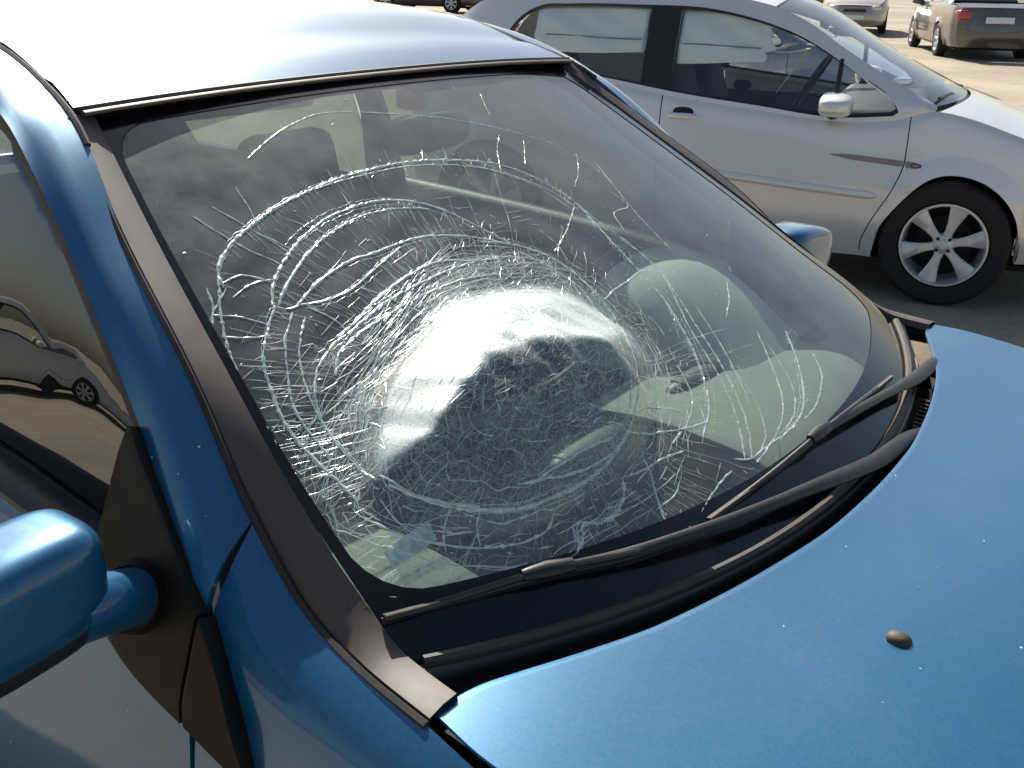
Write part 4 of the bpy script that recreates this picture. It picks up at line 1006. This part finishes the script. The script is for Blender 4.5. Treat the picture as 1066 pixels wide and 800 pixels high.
def make_car(name, label, P, pm, loc, heading, fancy=False, lamps=True):
    root = empty(name, loc, rad(heading)); tag(root, label, 'car')
    zt = lambda x: it1(P['zt'], x); wt = lambda x: it1(P['wt'], x)
    rail = np.array(sorted(P['rail'])); ra_y = lambda x: it1(rail[:, [0, 1]], x); ra_z = lambda x: it1(rail[:, [0, 2]], x)
    ra = P['r']+.026; hubs = (0, -P['wb']); ZS = .24
    def bottom(x):
        x = np.asarray(x, float); z = np.full_like(x, ZS)
        for h in hubs:
            d = np.abs(x-h); z = np.where(d < ra, np.maximum(z, P['r']+.01+np.sqrt(np.maximum(0, ra**2-d**2))), z)
        return z
    TAB = [(0, 0.0), (.03, .014), (.08, .024), (.2, .038), (.42, .052), (.50, .055), (.55, .048), (.75, .04), (1, -.01)]
    def Y(x, z):
        t = np.clip((zt(x)-z)/(zt(x)-ZS), 0, 1); fl = 0
        for h in hubs:   # flared arches
            d = np.hypot(x-h, z-P['r']); fl = np.maximum(fl, .020*np.clip(1-(d-ra)/.10, 0, 1))
        return wt(x)+it1(TAB, t)+fl
    s1 = lambda z: it1(P['seam1'], np.clip(z, .3, .95))
    for s in (-1, 1):
        def panel(nm, xa, xb, shift_a=None, mt=pm):
            # xa < xb ; the b edge may follow the curved front seam
            xs = np.linspace(xa, xb, 40)
            for h in hubs: xs = np.r_[xs, h+ra*np.cos(np.linspace(0, math.pi, 36)), h+ra*1.004, h-ra*1.004]
            xs = np.unique(xs[(xs >= xa) & (xs <= xb)]); t = np.r_[np.linspace(0, .1, 6)[:-1], np.linspace(.1, 1, 24)]
            zb = bottom(xs); z0 = zt(xs); Z = z0[None]+(zb-z0)[None]*t[:, None]; X = np.broadcast_to(xs, Z.shape).copy()
            if shift_a == 'front':   # fender: rear edge follows seam
                wgt = np.clip(1-(xs-xa)/(-xa+.05), 0, 1)**2
                for i in range(len(t)): X[i] += (s1(Z[i])-s1(.3))*wgt
            if shift_a == 'door':
                wgt = ((xs-xa)/(xb-xa))**3
                for i in range(len(t)): X[i] += (s1(Z[i])-s1(.3))*wgt
            for i in range(len(t)): Z[i] = np.minimum(Z[i], zt(X[i])) if i else zt(X[i])
            YY = np.stack([Y(X[i], Z[i]) for i in range(len(t))])
            return grid(nm, mir(np.stack([X, YY, Z], -1), s), mt, root, out=(0, s, 0), solid=.012)
        x1 = s1(.3)[0]
        panel('fender', x1+.003, P['nose'], 'front')
        dr = panel('door', P['seam2']+.003, x1-.003, 'door')
        if P['doors'] == 2:
            panel('rear_door', P['seam3']+.003, P['seam2']-.003); panel('quarter_panel', P['tail'], P['seam3']-.003)
        else: panel('quarter_panel', P['tail'], P['seam2']-.003)
        # greenhouse ring between belt + rail and the window outline
        dl = np.array(P['dlo']); dl = resample(np.r_[dl, dl[:1]], 141)[:-1]
        def G(x, z):
            z0, z1 = zt(x), ra_z(x); t = np.clip((z-z0)/np.maximum(z1-z0, .02), 0, 1)
            return wt(x)+(ra_y(x)-wt(x))*t+.022*4*t*(1-t)
        cen = np.array([(P['dlo'][0][0]+min(q[0] for q in P['dlo']))/2, 1.17])
        bx = np.linspace(rail[0, 0], rail[-1, 0], 160)
        outer = np.r_[np.stack([bx, zt(bx)-.002], 1), np.stack([bx[::-1], ra_z(bx[::-1])], 1)]
        def hit(p):
            d = p-cen; best = 1e9
            a = outer; b = np.roll(outer, -1, 0); e = b-a
            den = d[0]*e[:, 1]-d[1]*e[:, 0]; w_ = a-cen
            with np.errstate(divide='ignore', invalid='ignore'):
                t = (w_[:, 0]*e[:, 1]-w_[:, 1]*e[:, 0])/den; q = (w_[:, 0]*d[1]-w_[:, 1]*d[0])/den
            ok = (t > 0) & (q >= -1e-6) & (q <= 1+1e-6)
            return cen+d*(t[ok].min() if ok.any() else 1.1)
        oo = np.array([hit(p) for p in dl])
        rows = []
        for k in np.linspace(0, 1, 8):
            q = dl*(1-k)+oo*k; rows.append(np.stack([q[:, 0], G(q[:, 0], q[:, 1]), q[:, 1]], 1))
        grid('window_surround', mir(rows, s), pm, root, wrap=True, out=(0, s, .2), solid=.012)
        # black seal
        inn = cen+(dl-cen)*np.array([.985, .93]); rows = []
        for k, dy in ((0, -.001), (.3, -.002), (1, -.014)):
            q = dl*(1-k)+inn*k; rows.append(np.stack([q[:, 0], G(q[:, 0], q[:, 1])+dy, q[:, 1]], 1))
        grid('window_seal', mir(rows, s), M['satin'], root, wrap=True, out=(0, s, 0), solid=.006)
        # panes: columns between lower and upper outline
        def pane(nm, xa, xb, parent):
            xs = np.linspace(xa, xb, 28); rows = []
            for x in xs:
                a = inn; b = np.roll(inn, -1, 0); m_ = (a[:, 0]-x)*(b[:, 0]-x) <= 0
                zz = [a[i, 1]+(b[i, 1]-a[i, 1])*((x-a[i, 0])/(b[i, 0]-a[i, 0]+1e-9)) for i in np.where(m_)[0]]
                if len(zz) < 2: zz = [1.1, 1.1]
                zs = np.linspace(min(zz)-.006, max(zz)+.006, 9)
                rows.append(np.stack([np.full(9, x), G(np.full(9, x), zs)-.016, zs], 1))
            return grid(nm, mir(rows, s), M['carglass'], parent, out=(0, s, 0), split=0), rows
        xf = inn[:, 0].max()-.004; xbk = inn[:, 0].min()+.004
        b0, b1 = P['bpil']
        if fancy:
            g, rws = pane('window', b0+.002, -.62, dr); pane('quarter_light', -.60, xf, dr)
            zq = np.linspace(.92, 1.175, 8)
            tube('window_divider', mir(np.stack([np.full(8, -.61), G(np.full(8, -.61), zq)-.010, zq], 1), s), .014, M['satin'], dr, seg=8, up=(0, 1, 0))
        else: pane('window', b0+.002, xf, dr)
        pane('rear_side_window', xbk, b1-.002, root)
        xs = np.linspace(b1, b0, 3); rows = []
        for x in xs: zs = np.linspace(zt(x)[0]+.02, ra_z(x)[0]-.04, 8); rows.append(np.stack([np.full(8, x), G(np.full(8, x), zs)-.006, zs], 1))
        grid('pillar_cover', mir(rows, s), M['satin'], root, out=(0, s, 0), solid=.012)
        # trims
        if fancy:
            xs = np.linspace(-1.46, -.35, 30); mz_ = np.interp(xs, [-1.46, -.35], [.605, .535])
            tube('side_moulding', mir(np.stack([xs, Y(xs, mz_)+.002, mz_], 1), s), np.r_[.006, np.full(28, .022), .008], pm, dr, seg=10, flat=.5, up=(0, 1, 0))
            # faded sticker: long taper with an oval ring at its end, across door and fender
            if s < 0:
                line = lambda x: .728-.068*(x+.60)
                def strip(nm, x0, x1, par):
                    xs = np.linspace(x0, x1, 20); hw = np.interp(xs, [-.60, -.50, -.19, -.157], [.002, .0125, .015, .006]); zc = line(xs)
                    return grid(nm, mir([np.stack([xs, Y(xs, zc+k*hw)+.003, zc+k*hw], 1) for k in np.linspace(-1, 1, 5)], s), M['decal'], par, out=(0, s, 0))
                tag(strip('sticker', -.60, -.247, dr), 'faded brown stripe sticker on the silver door')
                strip('sticker_end', -.234, -.157, root)
                a = np.linspace(0, 2*math.pi, 25); ox, oz = -.185+.022*np.cos(a), line(-.185)+.010*np.sin(a)
                tube('sticker_ring', mir(np.stack([ox, Y(ox, oz)+.004, oz], 1), s), .002, M['dark'], root, seg=5, cap=False)
        xh = P['seam2']+.12; hz = zt(xh)[0]-.085
        yh = Y(np.array([xh]), np.array([hz]))[0]
        ellipsoid('handle_recess', (xh, s*(yh-.012), hz+.01), (.06, .018, .035), M['dark'], dr, .8)
        ellipsoid('door_handle', (xh, s*(yh+.012), hz), (.085, .016, .017), pm, dr, .8)
        # door mirror
        mx, mz = s1(.95)[0]-.37, zt(s1(.95)[0])[0]+.045
        mr = ellipsoid('door_mirror', (mx, s*(wt(mx)[0]+.11), mz), (.10, .12, .058), pm, root, .6, 28, 18, lambda p: np.array([p[0] if p[0] > 0 else p[0]*.6, p[1], p[2]*(1-.25*max(0, p[1]*s)/.1)]))
        tube('mirror_stalk', [(mx, s*(wt(mx)[0]-.02), mz-.06), (mx, s*(wt(mx)[0]+.07), mz-.045)], .028, M['satin'], mr, seg=10)
        # sill, liners, wheels
        xs = np.linspace(hubs[1]+ra, -ra, 30)
        grid('sill', mir([np.stack([xs, Y(xs, np.full(30, ZS+dz))+dy, np.full(30, ZS+dz)], 1) for dz, dy in ((.004, .004), (-.03, -.01), (-.05, -.08))], s), M['satin'] if not fancy else pm, root, out=(0, s, -.4))
        for hx in hubs:
            a = np.linspace(-.2, math.pi+.2, 28)
            grid('wheel_arch_liner', mir([np.stack([hx+(ra+.008)*np.cos(a), np.full(28, y), P['r']+.01+(ra+.008)*np.sin(a)], 1) for y in (wt(hx)[0]+.025, .45)], s), M['dark'], root)
            grid('wheel_well', mir([[(hx-ra, .46, .15), (hx+ra, .46, .15)], [(hx-ra, .46, .75), (hx+ra, .46, .75)]], s), M['dark'], root)
            build_wheel(root, hx, wt(hx)[0]-.045+.02, P['r'], s, P['rim'], 6 if fancy else 7)
        # dark inner shell behind the gaps
        xs = np.linspace(P['tail']+.1, -ra-.02, 30); xs = xs[np.abs(xs-hubs[1]) > 0]
        grid('inner_shell', mir([np.stack([xs, Y(xs, np.full(30, z))-.05, np.full(30, z)], 1) for z in (.25, .5, .85)], s), M['dark'], root, out=(0, s, 0))
    # bonnet
    q = np.linspace(-1, 1, 31); xa = rail[-1, 0]
    rows = []
    for t in np.linspace(0, 1, 18):
        row = []
        for k in q:
            x0 = xa+.02+P['cowl']*(1-abs(k)**2.2); x = x0+(P['nose']+.10*(1-k*k)-x0)*t
            xx = min(x, P['nose']); hw = wt(xx)[0]-.006; row.append((x, k*hw, zt(xx)[0]+.004+.045*(1-abs(k)**2.4)*(1-.6*t)))
        rows.append(row)
    grid('hood', rows, pm, root, out=(0, 0, 1), solid=.008)
    # roof
    x0, x1 = P['xw'][1], P['xr'][0]; rows = []
    for x in np.linspace(x0, x1, 26): rows.append([(x+.03*(1-k*k)*(x > x0-.1)-.03*(1-k*k)*(x < x1+.1), k*(ra_y(x)[0]+.001), ra_z(x)[0]+.001+P['crown']*.8*(1-abs(k)**2.2)) for k in q])
    grid('roof_panel', rows, pm, root, out=(0, 0, 1), solid=.02)
    # windshield and rear glass between the pillars
    def screen(nm, xb, xt, bow, mt):
        rows = []
        for t in np.linspace(0, 1, 14):
            x = xb+(xt-xb)*t; bo = bow*(1-t)+.03*np.sign(bow)*t
            rows.append([(x+bo*(1-abs(k)**2.2), k*(ra_y(x)[0]-.004), ra_z(x)[0]-.004+P['crown']*.8*t*(1-abs(k)**2.2)) for k in q])
        return grid(nm, rows, mt, root, out=(0, 0, 1), split=0)
    screen('windshield', P['xw'][0], P['xw'][1]+.01, P['cowl'], M['carglass'])
    screen('rear_window', P['xr'][1], P['xr'][0]-.01, -.06, M['carglass'])
    # cowl strip
    rows = [[(xa-.02+P['cowl']*(1-abs(k)**2.2)+d, k*(wt(xa)[0]-.02), zt(xa)[0]-.012) for k in q] for d in (-.02, .05)]
    grid('cowl_panel', rows, M['black'], root, out=(0, 0, 1), solid=.01)
    for yy in (-.15, .42):
        tube('wiper', [(xa+.10, yy, zt(xa)[0]+.02), (xa+.05, yy-.2, zt(xa)[0]+.05), (xa+.0, yy-.5, zt(xa)[0]+.055)], .008, M['black'], root, seg=6)
    # front and rear ends
    def endcap(nm, x0, sgn, zr, depth):
        rows = []
        for t in np.linspace(0, 1, 16):
            z = zr+(ZS-zr)*t; hw = Y(np.array([x0]), np.array([z]))[0]
            dx = depth*(.35+.65*math.sin(min(1, t*1.6)*math.pi/2))-.10*max(0, t-.75)/.25
            rows.append([(x0+sgn*dx*(1-abs(k)**2.6), k*hw, z) for k in q])
        return grid(nm, rows, pm, root, out=(sgn, 0, 0), solid=.01), rows
    fb, fr = endcap('front_bumper', P['nose'], 1, zt(P['nose'])[0], .20)
    rb, rr = endcap('rear_bumper', P['tail'], -1, zt(P['tail'])[0], .16)
    if P is SEDAN:
        rows = [[(P['xr'][1]-.02-.06*(1-k*k), k*.72, .985+.01*(1-k*k)) for k in q], [(-3.4, k*.745, 1.0+.01*(1-k*k)) for k in q], [(P['tail']-.055*(1-k*k), k*.66, .94+.01*(1-k*k)) for k in q]]
        loft('boot_lid', rows, 31, 10, pm, root, out=(0, 0, 1), solid=.01)
    else:
        rows = [[(P['xr'][1]-.06*(1-k*k), k*.63, 1.04) for k in q], [(P['tail']-.056*(1-k*k), k*.60, 1.0) for k in q]]
        loft('tailgate', rows, 31, 4, pm, root, out=(-1, 0, 1), solid=.01)
    for s in (-1, 1):
        hz = zt(P['nose'])[0]
        rbox('headlight', (P['nose']-.02, s*.50, hz-.05), (.26, .22, .12), M['lamp'], root, r=.045, rot=Matrix.Rotation(-s*.75, 3, 'Z'))
        rbox('tail_lamp', (P['tail']+.015, s*.585, zt(P['tail'])[0]-.12), (.20, .34 if P is SEDAN else .24, .17 if P is SEDAN else .26), M['red'], root, r=.03, rot=Matrix.Rotation(s*.35, 3, 'Z'))
    pl = rbox('number_plate', (P['tail']-(.135 if P is SEDAN else .165), 0, .73 if P is SEDAN else .62), (.012, .50, .11), M['plate'], root, r=.004)
    rbox('number_plate', (P['nose']+.205, 0, .42), (.012, .50, .11), M['plate'], root, r=.004)
    rbox('grille', (P['nose']+.13, 0, .58), (.10, .55, .07), M['black'], root, r=.02)
    # floor, cabin
    grid('floor_pan', [[(x, y, .19) for y in np.linspace(-.68, .68, 4)] for x in np.linspace(P['tail']+.1, P['nose'], 6)], M['dark'], root, out=(0, 0, -1), solid=.03)
    grid('cabin_floor', [[(x, y, .42) for y in np.linspace(-.66, .66, 4)] for x in np.linspace(P['tail']+.25, -.3, 6)], M['cabin2'], root, out=(0, 0, 1))
    rbox('dashboard', (-.45, 0, .80), (.5, 1.36, .28), M['dash_dark'], root, r=.06)
    for s in (-1, 1):
        e = empty('front_seat', (-1.35, s*.36, .4), 0, root)
        rbox('seat_cushion', (.2, 0, .08), (.5, .48, .16), M['cabin2'], e, r=.05)
        rbox('seat_backrest', (-.12, 0, .40), (.15, .48, .64), M['cabin2'], e, r=.06, rot=Matrix.Rotation(rad(-18), 3, 'Y'))
        rbox('headrest', (-.25, 0, .78), (.10, .26, .16), M['cabin2'], e, r=.04)
    rbox('rear_seat', (-2.45, 0, .75), (.2, 1.2, .66), M['cabin2'], root, r=.06, rot=Matrix.Rotation(rad(-15), 3, 'Y'))
    return root, dict(G=None, Y=Y, zt=zt, wt=wt, ra_y=ra_y, ra_z=ra_z)

silver, SF = make_car('silver_hatchback', 'silver hatchback with paper stuck behind its side windows, beyond the blue car', HATCH, M['silver'], (-1.04, 4.95, 0), 15, fancy=True)
def silver_extras():
    wt, zt, ry, rz = SF['wt'], SF['zt'], SF['ra_y'], SF['ra_z']
    def G(x, z):
        z0, z1 = zt(x), rz(x); t = np.clip((z-z0)/np.maximum(z1-z0, .02), 0, 1)
        return wt(x)+(ry(x)-wt(x))*t+.022*4*t*(1-t)
    rng = np.random.default_rng(5)
    def sheet(name, x0, x1, z0, z1, tear):
        xs = np.linspace(x0, x1, 26); rows = []
        for t in np.linspace(0, 1, 14):
            z = z0(xs)+(z1(xs)-z0(xs))*t
            x2 = xs+tear*np.clip((xs-x1+.12)/.12, 0, 1)*rng.normal()*.02
            y = G(x2, z)-.035+.006*np.sin(9*x2+4*t)+.004*np.sin(23*x2+11*t)+rng.normal(size=26)*.0012
            rows.append(np.stack([x2, -y, z], 1))
        return grid(name, rows, M['paper'], silver, out=(0, -1, 0), solid=.001, split=0)
    p1 = sheet('window_paper', -1.452, -.98, lambda x: 1.13+.015*np.sin(5*x), lambda x: np.minimum(1.385, rz(x)-.075), 1)
    tag(p1, 'crumpled white paper behind the front side window')
    p2 = sheet('window_paper', -2.27, -1.635, lambda x: 1.16+.008*np.sin(7*x), lambda x: np.minimum(1.40, rz(x)-.085), 0)
    tag(p2, 'white paper behind the rear side window')
    # thin fold lines / tape across the papers
    for x0, x1, zz in ((-1.44, -1.02, 1.215), (-2.2, -1.66, 1.235)):
        xs = np.linspace(x0, x1, 16); z = np.full(16, zz)+.004*np.sin(8*xs)
        tube('paper_fold', np.stack([xs, -(G(xs, z)-.030), z], 1), .004, M['tape'], silver, seg=5)
    b = resample([(-.80, -.60, 1.20), (-.86, -.61, 1.10), (-.93, -.62, .99)], 12)
    tube('seat_belt', b, .013, M['belt'], silver, seg=6, flat=.2, up=(1, 0, 0))
    b = resample([(-1.0, -.57, 1.19), (-.86, -.59, 1.195), (-.78, -.61, 1.215)], 12)
    tube('belt_strap', b, .006, M['belt'], silver, seg=6)
    e = empty('steering_wheel', (-.86, .36, .98), 0, silver); e.rotation_euler = (0, rad(-60), 0)
    a = np.linspace(0, 2*math.pi, 41)
    tube('steering_rim', np.stack([.18*np.cos(a), .18*np.sin(a), 0*a], 1), .015, M['dash_dark'], e, seg=8, cap=False)
M['tape'] = plain('dull green tape', (.22, .25, .2), .6)
silver_extras()
make_car('grey_sedan', 'dark grey sedan seen from behind with red tail lamp, farther across the yard', SEDAN, M['dgrey'], (-6.52, 23.9, 0), 118)
proto, _ = make_car('blue_grey_hatchback', 'blue grey hatchback parked just behind the silver one', HATCH, M['bluegrey'], (-3.4, 9.0, 0), 12)
def repaint(src, name, label, mat, loc, heading):
    # a copy of the car with copies of its parts, in another paint
    def cp(o, par):
        c = o.copy(); COL.objects.link(c); c.parent = par
        for sl_ in c.material_slots:
            if sl_.material == M['bluegrey']: sl_.link = 'OBJECT'; sl_.material = mat
        for ch in list(o.children): cp(ch, c)
        return c
    r = cp(src, None); r.name = name; r.location = loc; r.rotation_euler = (0, 0, rad(heading)); r['label'] = label
    return r
repaint(proto, 'beige_hatchback', 'pale beige hatchback parked far off beside the dark sedan', M['beige'], (-10.0, 27.4, 0), -70)
repaint(proto, 'maroon_hatchback', 'dull maroon hatchback far behind the blue roof', M['maroon'], (-23.3, 27.5, 0), 12)
repaint(proto, 'white_hatchback', 'white hatchback mirrored in the near side window of the blue car', M['white'], (-11.5, -8.4, 0), 299)
repaint(proto, 'charcoal_hatchback', 'dark hatchback farthest off, at the top edge of the yard', M['dgrey'], (-16.6, 41.5, 0), -40)
